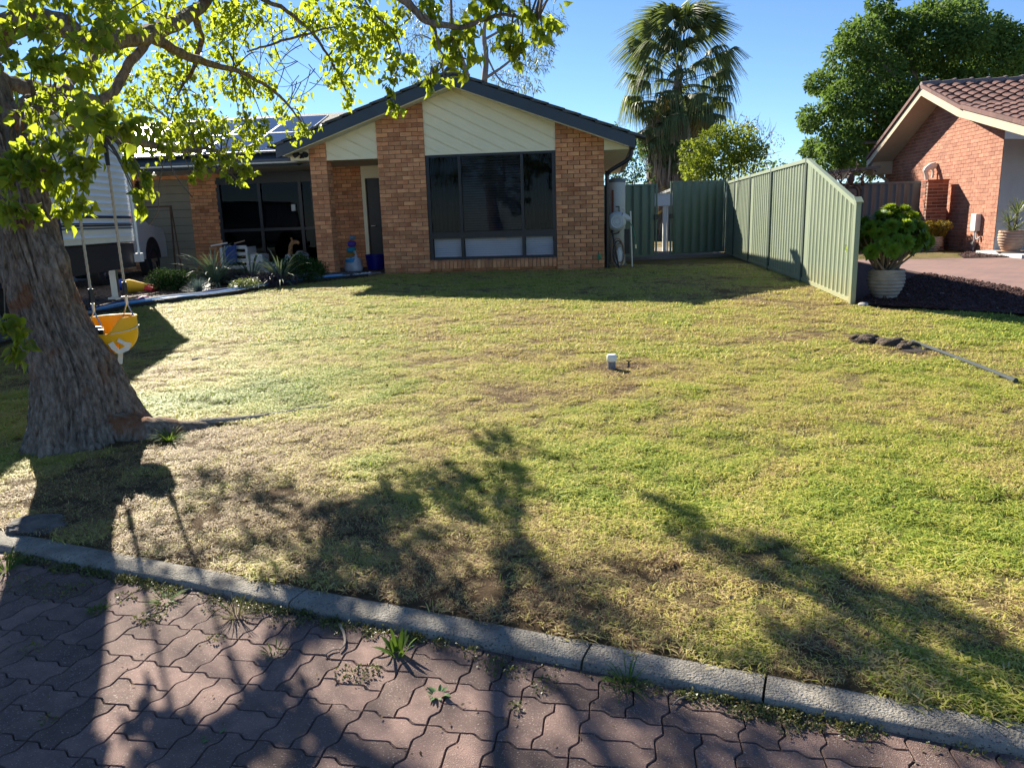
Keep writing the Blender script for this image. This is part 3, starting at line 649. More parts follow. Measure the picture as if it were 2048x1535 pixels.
sheet('gravel_path', [(2.1, 18.2), (5.45, 18.9), (6.2, 25.0), (2.2, 25.5)], .012, m_gravel, .6)

# ================================================================ THE NEIGHBOUR'S HOUSE
NP = np.array([10.545, 16.916, .4])
m_nb = mat('pink_brick', (.31,.125,.075), (.43,.195,.125), .88, 4, .35, 70, rnd=.20, speck=(.16,.075,.06), sscale=30, sthr=.66)
m_nm = mat('pink_mortar', (.54,.38,.29), (.60,.43,.33), .95, 20, .2, 90)
m_rt = mat('terracotta_tile', (.095,.040,.034), (.145,.065,.053), .8, 5, .4, 60, rnd=.14)
m_crm2 = mat('pale_trim', (.42,.34,.235), (.46,.38,.265), .55, 3, 0)
nb = thing('gable_house', 'pink brick house with a terracotta tile roof beside the right driveway', 'house', NP, HYAW)
# local frame: x out to the right, y along the gable wall (away), z up. wall plane x = 0 facing -x
def nzr(y):
    return 3.74-.40*(y-3.0) if y > 3.0 else (3.74-.345*(3.0-y) if y > .86 else 3.0-.235*(.86-y))
poly = [(0, -.2), (7.0, -.2), (7.0, 2.35), (3.0, nzr(3.0)+.03), (.86, nzr(.86)+.03), (0, nzr(0)+.03)]
nw = MB().add([(.009, y, z) for y, z in poly] + [(.25, y, z) for y, z in poly], [tuple(range(6)), tuple(range(11, 5, -1))] + [(i, i+6, (i+1) % 6+6, (i+1) % 6) for i in range(6)]).build('gable_wall', m_nm, nb)
bl_ = [b_ for b_ in lay(0.0, 6.95, -.06, nzr)]
bl_.sort(key=lambda b_: b_[0])
rest = MB(); NBM = {}
for i, (yc, ln, zc, row) in enumerate(bl_):
    if i < 295:
        k = round(ln, 2)
        if k not in NBM: NBM[k] = MB().box(0, .06, -k/2, k/2, -.038, .038).mesh('brick', m_nb)
        mkobj('brick', NBM[k], nw, (random.uniform(-.002, .002), yc, zc))
    else: rest.box(random.uniform(-.002, .002), .06, yc-ln/2, yc+ln/2, zc-.038, zc+.038)
tag(rest.build('brickwork', m_nb, nw), kind='stuff')
MB().box(.012, 7, -.004, .24, -.2, 2.62).build('porch_wall', mat('grey_render', (.34,.345,.36), (.38,.385,.395), .85, 3, .15, 40), nb)
MB().box(-.35, 7, -1.9, -.01, -.25, .085).build('porch_slab', mat('pale_concrete', (.46,.47,.47), (.52,.53,.53), .8, 4, .2, 60), nb)
MB().box(.02, 7, -2.05, -1.9, 2.08, 2.30).build('porch_beam', m_crm2, nb)
MB().add([(0, -.02, 2.40), (0, -2.05, 2.2), (0, -2.05, 2.28), (0, -.02, 2.78), (.02, -.02, 2.40), (.02, -2.05, 2.2), (.02, -2.05, 2.28), (.02, -.02, 2.78)], [(0,1,2,3),(7,6,5,4),(0,4,5,1),(1,5,6,2),(2,6,7,3),(3,7,4,0)]).build('porch_gable_end', mat('white_paint', (.72,.73,.72)), nb)
def nrake(x0, x1, dz0, dz1, name, mt, ys=(6.75, 3.0, .86, -2.5)):
    for a, b in zip(ys[:-1], ys[1:]):
        vs = [(x, y, nzr(y)+dz) for x in (x0, x1) for y, dz in ((a, dz0), (b, dz0), (b, dz1), (a, dz1))]
        MB().add(vs, [(0,1,2,3),(7,6,5,4),(0,4,5,1),(1,5,6,2),(2,6,7,3),(3,7,4,0)]).build(name, mt, nb)
nrake(-.62, -.595, -.02, .16, 'barge_board', m_crm2)
nrake(-.594, .02, .0, .018, 'gable_soffit', mat('soffit_tan', (.44,.38,.31), (.48,.42,.34), .7))
nrake(-.60, 9, .165, .205, 'roof', m_rt)
MB().box(-.55, .0, 6.4, 6.95, 2.0, 2.36).build('eave_box', m_crm2, nb)
MB().tube(spline([(-.5, 6.9, 2.28), (-.45, 6.8, 2.15), (-.1, 6.6, 1.85), (-.06, 6.58, 1.7), (-.06, 6.58, 0)], 5), .045, 10).build('downpipe', m_crm2, nb, True)
# roof tiles, one by one, on the slope facing the driveway
tw, tlg = .30, .345; prof_t = [(0,.0),(.03,.022),(.08,.046),(.13,.050),(.18,.036),(.225,.012),(.26,.002),(.31,.0)]
def tile_mesh():
    vs = []; n = len(prof_t)
    for (yy, lift) in ((0, .0), (-tlg-.04, .032)):
        for q, h in prof_t: vs.append((q, yy, h+lift+.016))
    for q, h in prof_t: vs.append((q, -tlg-.04, h+.004))
    fs = [(i+1, i, n+i, n+i+1) for i in range(n-1)] + [(n+i+1, n+i, 2*n+i, 2*n+i+1) for i in range(n-1)]
    return MB().add(vs, fs).mesh('roof_tile', m_rt, True)
tm = tile_mesh(); cnt = 0; far = MB()
y = 2.96; row = 0
while y > -2.4:
    sl = .345 if y > .9 else .235; ang = math.atan(sl)
    for c in range(30):
        x = -.62 + c*tw
        if c < 17: mkobj('roof_tile', tm, nb, (x, y, nzr(y)+.205), (ang, 0, 0)); cnt += 1
        else:
            R = Matrix.Translation((x, y, nzr(y)+.205)) @ Matrix.Rotation(ang, 4, 'X'); b0 = len(far.v)
            far.add([R@v.co for v in tm.vertices], [tuple(f.vertices) for f in tm.polygons])
    y -= tlg*cos(ang); row += 1
tag(far.build('far_roof_tiles', m_rt, nb, True), kind='stuff')
rc = MB().tube([(0, 3.0, 0), (.36, 3.0, .02), (.362, 3.0, .02), (.42, 3.0, .03)], [.095, .10, .115, .118], 10).mesh('ridge_tile', mat('ridge_grey', (.16,.13,.13), (.22,.18,.17), .8, 6), True)
for i in range(24): mkobj('ridge_tile', rc, nb, (-.64+i*.385, 0, nzr(3.0)+.21))
vt = MB().box(-.02, .10, -.36, 0, -.03, .055).mesh('verge_tile', m_rt)
y = 2.96
while y > -2.4:
    ang = math.atan(.345 if y > .9 else .235); mkobj('verge_tile', vt, nb, (-.645, y, nzr(y)+.20), (ang, 0, 0)); y -= .33
y = 3.04
while y < 6.6:
    o = mkobj('verge_tile', vt, nb, (-.645, y+.34, nzr(y+.34)+.20), (-math.atan(.40), 0, 0)); y += .33
# the grey side fence with its ornament
def nwd(x, y, z): return NP + hx*x + hy*y + np.array([0, 0, z])
gf = thing('side_fence', 'grey ribbed steel fence joining the pink brick wall', 'fence')
gps = [tuple(nwd(x, 3.55, 0)[:2]) for x in (-4.95, -2.65, -.22)]
panel_fence(gf, gps, [.4]*3, [2.08]*3, m_grey, .20, kind='box')
cp = thing('carport', 'low flat carport roof with a pale beam behind the grey fence', 'carport', nwd(-3.2, 5.6, 0), HYAW)
MB().prism([(-3.2, 1.72), (2.6, 2.14), (2.6, 2.22), (-3.2, 1.80)], 0, 5).build('roof_sheet', mat('old_iron', (.13,.13,.12), (.19,.19,.18), .7, 3), cp)
MB().prism([(-3.2, 1.52), (1.9, 1.90), (1.9, 2.08), (-3.2, 1.70)], .05, .12).build('beam', m_crm2, cp)
for x in (-3.0, 1.7): MB().box(x-.05, x+.05, .15, .25, -.4, 1.6).build('post', m_dark, cp)
# arched iron ornament hanging on the grey fence
m_rust = mat('rusted_iron', (.05,.035,.03), (.10,.07,.055), .8, 18, .5, 60)
orn = thing('garden_ornament', 'arched carved panel with twisted branches on top, against the grey fence', 'ornament', nwd(-2.0, 3.40, 0), HYAW)
arc = [(-.24, 0, .45)] + [(-.24*cos(a), 0, 1.45+.22*sin(a)) for a in np.linspace(0, pi, 14)] + [(.24, 0, .45)]
MB().tube(arc, .022, 8).build('arch_frame', m_rust, orn, True); MB().tube([(x*.72, .02, z if i in (0, 15) else z-.05) for i, (x, _, z) in enumerate(arc)], .016, 8).build('inner_arch', m_rust, orn, True)
rel = MB()
for i in range(8):
    for s in (-1, 1):
        rel.lathe([(.01,-.06),(.05,-.045),(.065,0),(.05,.045),(.01,.06)], (s*.075+random.uniform(-.01,.01), .03, .52+i*.125), 10)
rel.box(-.17, .17, .05, .07, .45, 1.55); rel.build('carved_relief', mat('weathered_clay', (.15,.12,.10), (.22,.18,.15), .9, 10, .5, 40), orn, True)
tg = MB(); rg = random.Random(4)
for i in range(16):
    x = rg.uniform(-.35, .35); p = [Vector((x, 0, 1.65))]
    for k in range(5): p.append(p[-1]+Vector((rg.uniform(-.11, .11), rg.uniform(-.06, .06), rg.uniform(.03, .14))))
    tg.tube(spline([tuple(q) for q in p], 3), [.022*(1-.04*j) for j in range(16)][:16], 6)
tg.lathe([(.02,0),(.08,.06),(.10,.16),(.06,.26),(.01,.30)], (-.05, -.02, 1.66), 12); tg.build('twisted_branches', m_rust, orn, True)
# bent white cowl on the end post of the grey fence
cw = thing('vent_cowl', 'white bent vent pipe standing above the end of the grey fence', 'vent pipe', nwd(-.20, 3.3, 0), HYAW)
MB().tube(spline([(0, 0, 1.62), (-.02, 0, 1.80), (-.05, 0, 1.93), (.02, 0, 2.02), (.16, 0, 2.06), (.30, .03, 2.08)], 5), [.05]*10+[.075]*6+[.085]*5+[.06]*5, 14).build('bent_pipe', mat('white_pvc', (.68,.64,.58), (.72,.68,.62), .5), cw, True)
MB().tube(spline([(.10, 0, 2.0), (.13, 0, 1.88), (.12, 0, 1.76)], 4), .03, 10).build('side_branch', mat('white_pvc', (.68,.64,.58)), cw, True)
MB().tube([(-.03, 0, -.4+.4), (-.03, 0, 1.62)], .028, 10).build('standpipe', m_grey, cw, True)
# red brick pier against the wall
m_pb = mat('dark_red_brick', (.20,.06,.035), (.36,.12,.06), .8, 2.5, .4, 60, rnd=.45)
bp = thing('brick_pier', 'low pier of long red and black bricks in front of the pink wall', 'pier', nwd(-.62, 2.15, 0), HYAW)
MB().box(.005, .475, .005, .395, -.2, 1.64).build('core', m_nm, bp)
for r in range(20):
    z = .03+r*.0815; e = [0, .24, .48] if r % 2 == 0 else [0, .12, .36, .48]
    for a, b_ in zip(e[:-1], e[1:]): mkobj('brick', MB().box(a+.005, b_-.005, -.006, .1, -.033, .033).mesh('brick', m_pb) if (('pb', round(b_-a, 2), a) not in BM) else BM[('pb', round(b_-a, 2), a)], bp, (0, 0, z+.036))
    for a, b_ in ((.105, .24), (.25, .395)): mkobj('brick', MB().box(-.006, .1, a, b_, -.033, .033).mesh('brick', m_pb), bp, (0, 0, z+.036))
MB().box(-.012, .49, -.012, .40, 1.645, 1.68).build('cap', m_pb, bp)
# electric box with conduit
eb = thing('electric_box', 'pale grey electric box with conduit on the pink brick wall', 'box', nwd(0, .78, 0), HYAW)
m_pv = mat('grey_pvc', (.58,.58,.57), (.63,.63,.62), .45)
MB().cbox(-.12, -.004, -.12, .12, .48, .86, .012).build('box', m_pv, eb); MB().tube([(-.06, 0, .48), (-.06, 0, -.05)], .018, 10).build('conduit', m_pv, eb, True)
MB().tube(spline([(-.06, -.07, .48), (-.07, -.09, .36), (-.06, -.14, .30), (-.02, -.2, .36)], 4), .016, 8).build('cable', m_pv, eb, True); MB().box(-.10, -.02, -.05, .05, .12, .24).build('junction', mat('dark_pvc', (.16,.16,.17), None, .5), eb)

# ---------------------------------------------------------------- pots
m_pot = mat('weathered_pot', (.27,.225,.18), (.40,.34,.275), .85, 6, .4, 50, coords='obj')
def ribbed_pot(parent, R, Hh, mt, ribs=8, fat=1.0):
    pr = []
    for i in range(65):
        t = i/64; base = R*(.62+.50*math.sin(min(1, t*1.15)*pi*.62)*fat); w = .5+.5*cos(2*pi*(t*ribs)+(pi if t < .03 else 0))
        pr.append((base*(1-.055*w), Hh*t))
    pr += [(pr[-1][0]*1.0, Hh*1.0+.006), (pr[-1][0]*.90, Hh*1.0+.004), (pr[-1][0]*.86, Hh*.86)]
    b = MB().lathe(pr, (0, 0, 0), 40, cap=False); k = 40; b.f.append([k-1-i for i in range(k)]); b.m.append(0)
    b.build('pot', mt, parent, True)
    MB().lathe([(.001, Hh*.88), (pr[-1][0]*.995, Hh*.88)], (0, 0, 0), 24, cap=False).build('potting_soil', m_soil, parent)
# ================================================================ THE SHADE TREE ON THE VERGE
m_bark = bpy.data.materials.new('bark'); m_bark.use_nodes = True; nt = m_bark.node_tree; L = nt.links.new; P = nt.nodes['Principled BSDF']; P.inputs['Roughness'].default_value = .95; P.inputs['Specular IOR Level'].default_value = .15
gp_ = N(nt, 'ShaderNodeNewGeometry'); mp = N(nt, 'ShaderNodeMapping'); mp.inputs['Scale'].default_value = (1, 1, .4); L(gp_.outputs['Position'], mp.inputs[0])
n1 = N(nt, 'ShaderNodeTexNoise'); n1.inputs['Scale'].default_value = 34; n1.inputs['Detail'].default_value = 9; n1.inputs['Roughness'].default_value = .7; L(mp.outputs[0], n1.inputs['Vector'])
r1 = ramp(nt, [(.30, (.045,.034,.026)), (.48, (.19,.150,.115)), (.70, (.36,.30,.24))]); L(n1.outputs['Fac'], r1.inputs[0])
n2 = N(nt, 'ShaderNodeTexNoise'); n2.inputs['Scale'].default_value = 3.6; n2.inputs['Detail'].default_value = 5; L(gp_.outputs['Position'], n2.inputs['Vector'])
r2 = ramp(nt, [(.57, (0,0,0)), (.66, (.75,.75,.75))]); L(n2.outputs['Fac'], r2.inputs[0])
mx = N(nt, 'ShaderNodeMix', data_type='RGBA'); L(r2.outputs[0], mx.inputs[0]); L(r1.outputs[0], mx.inputs[6]); mx.inputs[7].default_value = (.20,.075,.028,1)
L(mx.outputs[2], P.inputs['Base Color'])
bb = N(nt, 'ShaderNodeBump'); bb.inputs['Strength'].default_value = .7; bb.inputs['Distance'].default_value = .03; L(n1.outputs['Fac'], bb.inputs['Height']); L(bb.outputs[0], P.inputs['Normal'])
m_leaf = leafmat('tree_leaf', [(.018,.045,.010),(.035,.085,.014),(.060,.125,.016),(.11,.16,.018),(.16,.15,.02),(.03,.07,.012)], (.52,.62,.04), .60, .42, .35)
tree = thing('shade_tree', 'rough-barked shade tree with heart-shaped leaves, a yellow swing under its limb', 'tree', (-2.84, 5.2, .09))
TB = np.array([-2.84, 5.2, .09])
ctr = spline([at(x, y, 5.2) for x, y in ((176,905),(165,840),(146,750),(103,650),(74,580),(52,500),(36,430),(10,330),(-18,240),(-40,170))], 32)
ctr[:, 1] = 5.2 + .05*np.sin(np.linspace(0, 4, len(ctr)))
hgt = ctr[:, 2]; tt = np.linspace(0, 1, len(ctr))
rad = np.interp(np.linspace(0, 9, len(ctr)), range(10), (.40,.325,.262,.208,.200,.196,.190,.175,.160,.150))
nth = 330; th = np.linspace(0, 2*pi, nth, endpoint=False); TH, HH = np.meshgrid(th, hgt); RR = np.repeat(rad[:, None], nth, 1)
cth = lambda a, w_: np.exp(-((np.angle(np.exp(1j*(TH-a))))/w_)**2)
low = np.exp(-np.maximum(0, HH-.05)/.16)
RR = RR + low*(.20*cth(.15, .30)+.10*cth(-1.0, .25)+.09*cth(-2.3, .3)+.08*cth(3.0, .35)+.06*cth(-1.7, .2)) + .025*np.sin(TH*3+HH*2.2)*np.exp(-HH*.8)
for a, z, s_, am in ((-.45, 1.32, .13, .10), (-.55, 1.12, .11, .055), (-.2, .75, .14, .03), (-1.7, 1.0, .2, .02)): RR = RR + am*cth(a, .38)*np.exp(-((HH-z)/s_)**2)
def wrapn(fn):        # make a noise meet itself round the trunk
    k = TH/(2*pi); return fn(TH)*(1-k)+fn(TH-2*pi)*k
def plates(sc, zs, seed):
    q = wrapn(lambda t: fbm(t*sc+1.1*(fbm(t*sc*.35, HH*1.6, seed+5)-.5)*2, HH*zs, seed, 3)); return np.clip(np.abs(q-.5)/.11, 0, 1)
RR = RR + .030*(plates(6.5, 2.6, 31)-.6) + .016*(plates(15, 6.5, 47)-.6) + .020*(wrapn(lambda t: fbm(t*3, HH*2, 12))-.5) + .006*(wrapn(lambda t: fbm(t*42, HH*26, 77))-.5)
V = np.stack([ctr[:, 0:1]+RR*np.cos(TH), ctr[:, 1:2]+RR*np.sin(TH), HH+0*TH], -1) - TB
i_ = np.arange(len(ctr)-1)[:, None]*nth; j_ = np.arange(nth)[None]
mkobj('trunk', npmesh('trunk', V.reshape(-1, 3), np.stack([i_+j_, i_+(j_+1) % nth, i_+nth+(j_+1) % nth, i_+nth+j_], -1).reshape(-1, 4), m_bark, True), tree)
BR = []      # limb points for twigs to grow from (world)
def limb(rows, name='limb', n=8, wob=.012, seg=7):
    """rows: px, py, distance, radius"""
    S = spline(rows, seg); pts = []; 
    for k, (x, y, d, r) in enumerate(S):
        p = at(x, y, d) + wob*(np.array([fbm(k*.35, 1.3, 5), fbm(k*.35, 9.1, 6), fbm(k*.35, 4.4, 7)])-.5)*4
        pts.append(p - TB); BR.append(p)
    rr_ = [max(.002, r*(1+.14*(float(vnoise(k*.8, 2.2, 9))-.5))) for k, r in enumerate(S[:, 3])]
    return MB().tube([tuple(p) for p in pts], rr_, n, True).build(name, m_bark, tree, True)
limb([(-30,205,5.2,.165),(-58,110,5.2,.15),(-75,-60,5.2,.13),(-40,-330,5.3,.10),(30,-700,5.4,.06)])
limb([(-62,110,5.2,.12),(-20,80,5.2,.105),(50,42,5.3,.080),(110,46,5.4,.076),(180,82,5.5,.072),(250,74,5.8,.066),(330,56,6.2,.06),(385,26,6.6,.052),(450,-40,7.2,.036),(560,-130,8.0,.02),(700,-200,8.6,.010)])
limb([(290,72,6.0,.042),(340,95,6.3,.038),(395,120,6.8,.034),(450,136,7.3,.026),(510,156,7.9,.02),(560,192,8.3,.014),(605,245,8.6,.008)])
limb([(-40,140,5.2,.07),(10,163,5.3,.052),(70,178,5.45,.050),(130,189,5.6,.048),(185,198,5.8,.044),(214,192,5.9,.038),(258,132,6.0,.035),(300,80,6.1,.032)])
limb([(5,252,5.2,.10),(45,222,5.2,.082),(100,206,5.3,.07),(132,205,5.4,.062),(150,240,5.4,.05),(205,262,5.5,.040),(280,285,5.8,.03),(350,300,6.4,.02),(425,300,7.0,.012),(470,330,7.2,.006)])
limb([(132,205,5.4,.05),(135,170,5.6,.04),(175,130,6.2,.035),(200,60,6.9,.03),(230,-60,7.6,.02)])
limb([(385,30,6.6,.03),(402,85,6.9,.024),(388,132,7.1,.018),(360,180,7.3,.012),(340,240,7.4,.007)])
limb([(470,-60,6.8,.024),(520,-6,7.0,.020),(560,14,7.0,.018),(610,52,7.1,.015),(645,90,7.2,.012),(672,140,7.3,.011),(700,195,7.4,.006)])
limb([(440,-80,5.4,.05),(600,-75,4.9,.04),(740,-45,4.6,.03),(800,-4,4.55,.024),(850,34,4.55,.019),(900,50,4.5,.016),(960,44,4.5,.012),(1015,28,4.45,.009),(1075,40,4.4,.005)])
limb([(845,30,4.55,.011),(872,70,4.55,.008),(884,112,4.55,.005),(868,158,4.5,.003)])
limb([(900,50,4.5,.009),(905,90,4.6,.006),(930,120,4.7,.004)])
limb([(492,104,7.0,.006),(540,90,6.9,.010),(600,72,6.9,.010),(645,58,7.0,.009)])
limb([(700,-60,6.4,.011),(730,0,6.5,.009),(770,50,6.6,.009),(800,100,6.6,.006),(785,190,6.6,.003)])
limb([(-70,-100,5.2,.10),(60,-160,5.8,.08),(200,-220,6.8,.06),(380,-260,7.8,.04),(520,-240,8.6,.02)])
limb([(-40,-330,5.3,.08),(120,-380,5.2,.06),(330,-420,5.0,.04),(560,-420,4.8,.025)])
BRA = np.array(BR)
tw_ = MB(); rg = random.Random(21)
# curly bare twigs against the sky
for k in range(46):
    x, y = rg.uniform(470, 650), rg.uniform(20, 170); d = rg.uniform(6.2, 7.6); a = rg.uniform(.3, 2.8); L_ = rg.uniform(40, 110); bend = rg.uniform(-1.6, 1.6)
    rows = []
    for j in range(8):
        rows.append(at(x, y, d)-TB); x += cos(a)*L_/7; y += sin(a)*L_/7; a += bend/7
    tw_.tube([tuple(p) for p in rows], np.linspace(.0045, .002, 8), 4, False)
for rows in ([(330,312,5.6),(318,370,5.6),(316,420,5.6),(300,448,5.6)], [(336,312,5.6),(350,350,5.6),(385,395,5.6)], [(205,285,5.5),(250,330,5.5),(300,390,5.5)]):
    tw_.tube([tuple(at(*r)-TB) for r in spline(rows, 4)], .004, 5, False)
# leaf sprays: px, py, distance, spread px, leaves
SPR = [(197,60,4.4,50,52),(150,85,4.5,42,34),(90,70,4.6,45,34),(70,130,4.8,45,30),(110,120,4.8,40,30),(150,135,4.7,40,34),(25,40,5.0,45,30),(20,110,5.0,40,28),(240,40,5.0,50,36),(300,20,5.6,45,34),(60,10,5,50,36),(140,10,4.8,50,40),(220,5,4.8,50,40),
 (215,228,4.3,46,44),(180,215,4.5,40,32),(240,250,4.5,32,26),(140,205,4.8,40,24),(95,195,5.0,40,18),(60,235,4.6,40,20),(95,282,4.4,34,26),(60,300,4.5,40,26),(40,330,4.4,45,34),(15,360,4.4,36,34),(60,345,4.5,35,26),(18,412,4.3,36,34),(60,418,4.4,28,20),(150,325,4.5,36,34),(130,365,4.6,36,34),(165,345,4.5,26,20),(166,408,4.6,24,20),(115,410,4.6,30,18),(140,410,4.6,24,14),(185,318,4.6,14,8),(105,330,4.5,30,20),(150,275,4.7,34,22),(200,285,4.8,28,14),
 (240,298,5.0,26,16),(262,330,5.0,16,9),(290,352,4.9,16,12),(276,395,4.9,15,12),(282,420,4.9,9,6),(300,385,4.9,12,5),
 (10,640,4.4,22,14),(25,668,4.4,24,16),(20,706,4.4,24,16),(48,690,4.4,14,6),
 (300,170,7.0,34,30),(330,140,7.2,30,26),(350,120,7.2,32,30),(380,100,7.4,34,34),(420,60,7.6,36,36),(440,95,7.6,34,40),(455,125,7.8,30,34),(470,60,7.4,30,30),(420,20,7,40,40),(360,20,6.8,36,30),(390,160,7.6,30,24),(350,190,7.4,26,20),(380,215,7.2,26,20),(330,215,7.0,26,16),(300,215,6.6,24,14),(440,175,7.8,26,20),(480,165,8.0,30,36),(510,150,8.0,24,24),(505,190,8.2,26,26),(545,180,8.4,22,22),(550,210,8.4,14,12),
 (285,262,6.2,26,20),(320,258,6.4,26,26),(350,265,6.6,26,28),(330,285,6.2,26,26),(385,262,7.0,26,30),(400,285,7.0,24,24),(300,290,6.0,24,18),(420,228,7.4,26,22),(450,255,7.2,24,26),(470,280,7.2,24,24),(500,262,7.4,24,26),(530,250,7.6,18,16),(480,240,7.4,20,16),(440,300,7.0,16,14),(455,318,6.8,14,12),(395,340,6.4,10,8),(410,330,6.4,12,8),(385,352,6.4,8,5),(448,350,6.6,8,7),(482,340,6.6,13,12),(500,338,6.6,9,7),(477,362,6.6,7,6),(425,265,7,20,14),(360,235,6.8,20,12),
 (230,150,7.8,34,22),(260,118,7.8,32,22),(250,192,8.0,32,22),(292,150,7.8,30,20),(312,192,8.0,28,18),(210,112,7.4,30,18),(270,218,8.0,28,18),(160,160,7.6,34,20),(110,150,7.8,34,20),(60,170,7.6,34,18),(30,200,7.4,34,18),(190,175,8.2,30,18),(235,230,8.2,26,14),(340,60,7.8,30,20),
 (640,20,7.0,34,30),(690,10,6.6,40,36),(740,20,6.4,36,32),(620,45,7.1,24,22),(655,55,7.1,26,24),(690,60,7.0,30,26),(730,60,6.8,30,26),(765,42,6.6,24,24),(700,95,7.2,26,26),(740,95,7.0,24,22),(715,120,7.2,22,20),(690,140,7.3,22,20),(670,150,7.3,18,16),(660,115,7.2,20,14),(695,170,7.4,18,18),(702,195,7.4,13,12),(735,135,7.2,20,16),(765,78,6.8,18,14),(790,70,6.6,18,14),(800,120,6.6,22,22),(822,132,6.6,18,16),(785,150,6.6,12,9),(782,178,6.6,10,8),(787,205,6.6,9,8),(790,222,6.6,7,5),(600,205,8.4,16,12),(598,258,8.4,20,18),(615,262,8.2,14,10),(570,235,8.4,16,10),(560,60,7.2,26,18),(590,25,7.1,26,20),(530,20,7,30,26),(480,10,6.8,40,40),(545,110,7.4,16,8),
 (830,15,4.6,34,16),(870,20,4.6,34,18),(880,80,4.6,30,18),(910,75,4.6,30,20),(900,110,4.6,26,18),(935,60,4.5,30,16),(960,20,4.5,36,20),(1000,15,4.45,30,18),(1015,60,4.45,24,14),(1020,95,4.45,26,18),(1045,80,4.45,24,16),(1060,20,4.4,30,16),(1095,50,4.4,22,12),(1085,70,4.4,22,11),(1040,120,4.5,16,8),(870,145,4.5,20,11),(890,160,4.5,12,6),(860,170,4.5,14,8),(925,140,4.6,14,7),(940,100,4.6,22,12)]
# the upper crown above the frame
rc_ = random.Random(5)
for k in range(150):
    x = rc_.uniform(-420, 780); y = rc_.uniform(-620, -25); d = rc_.uniform(5.0, 9.2)
    if fbm(x/160, y/120, 8) < .47: continue
    SPR.append((x, y, d, rc_.uniform(36, 60), rc_.randint(24, 40)))
for k in range(16): SPR.append((rc_.uniform(800, 1200), rc_.uniform(-220, -30), rc_.uniform(4.0, 5.0), 45, 18))
LP, LD, LN, LS = [], [], [], []
for (x, y, d, sp, n) in SPR:
    c = at(x, y, d); R = sp/F*d*(1.25 if d < 5.2 else 1.95)
    k = max(3, n//7); j = np.argmin(((BRA-c)**2).sum(1)); root = BRA[j]
    if np.linalg.norm(root-c) > R*.8 and np.linalg.norm(root-c) < 1.5:
        mid = (root+c)/2+np.array([0, 0, .08]); tw_.tube([tuple(p) for p in spline([root-TB, mid-TB, c-TB], 5)], np.linspace(.008, .003, 11), 4, False)
    tips = c + rdirs(k)*R*RNG.uniform(.5, 1.0, (k, 1))*np.array([1, 1, .8])
    for t_ in tips:
        st = c + (t_-c)*.1; tw_.tube([tuple(p) for p in spline([st-TB, (st+t_)/2-TB+np.array([0, 0, .02]), t_-TB], 3)], np.linspace(.003, .0012, 7), 3, False)
    n = int(n*(1.35 if d < 5.2 else 2.8)); a = RNG.integers(0, k, n); u = RNG.uniform(.15, 1.05, (n, 1)); pos = c + (tips[a]-c)*u + RNG.normal(size=(n, 3))*R*.22
    LP.append(pos); dd = RNG.normal(size=(n, 3))*.55 + np.array([0, 0, -.8]); LD.append(dd)
    nn_ = RNG.normal(size=(n, 3)) + np.array([.1, -.2, .35]); LN.append(nn_); LS.append((.030+.046*RNG.uniform(0, 1, n)**1.5)*(1.08 if d < 5.2 else .90))
LP, LD, LN, LS = map(np.concatenate, (LP, LD, LN, LS))
print('leaves', len(LP))
tag(mkobj('twigs', tw_.mesh('twigs', mat('twig_bark', (.09,.07,.05), (.17,.14,.11), .9, 10), True), tree), kind='stuff')
tag(mkobj('crown', leafmesh('crown', LP-TB, LD, LN, LS, m_leaf), tree), kind='stuff')
# surface roots
S = spline([(-2.85,5.15,.20,.12),(-2.60,5.14,.13,.12),(-2.45,5.18,.10,.115),(-2.30,5.28,.08,.09),(-2.16,5.38,.06,.06),(-2.05,5.42,.05,.03)], 8); rr_ = S[:, 3]*(1+.35*(np.array([float(fbm(k*.45, 2.2, 3)) for k in range(len(S))])-.5))
rt_ = MB(); rt_.tube([tuple(p) for p in S[:, :3]], rr_, 14); o = rt_.build('root', m_bark, tree, True); o.location = tuple(-TB)
rt_ = MB(); rt_.tube([tuple(np.array(p)+np.array([0,0,gz(p[0],p[1])])) for p in spline([(-2.25,5.36,.015),(-1.9,5.45,.004),(-1.5,5.62,.008),(-1.1,5.75,-.004)], 5)], np.linspace(.03, .008, 16), 8)
o = rt_.build('root', mat('dry_root', (.22,.19,.16), (.30,.26,.22), .9, 10, .4), tree, True); o.location = tuple(-TB)

# ================================================================ BACKGROUND TREES
def lumps(c, R, n, rng, r=(.25, .45), flat=.8):
    out = []
    for i in range(n):
        d = rng.normal(size=3); d /= np.linalg.norm(d); out.append((*(np.array(c)+d*np.array(R)*rng.uniform(.45, .9)), rng.uniform(*r)*min(R)))
    return out
def foliage(name, lps, per, size, mt, parent, base, tmpl=OVAL, tf=OVALF, rng=RNG, down=.4):
    Pn, Dn, Nn, Sn = [], [], [], []
    for x, y, z, r in lps:
        n = int(per*(r**1.6)); d = rdirs(n, rng); rr = r*rng.uniform(.35, 1.08, (n, 1))**.6
        Pn.append(np.array([x, y, z])+d*rr*np.array([1, 1, .8])); Dn.append(d*.6+rng.normal(size=(n, 3))*.6+np.array([0, 0, -down])); Nn.append(rng.normal(size=(n, 3))+np.array([0, 0, .7])); Sn.append(rng.uniform(.7, 1.3, n)*size)
    Pn, Dn, Nn, Sn = map(np.concatenate, (Pn, Dn, Nn, Sn))
    return tag(mkobj(name, leafmesh(name, Pn-np.array(base), Dn, Nn, Sn, mt, tmpl, tf), parent), kind='stuff')
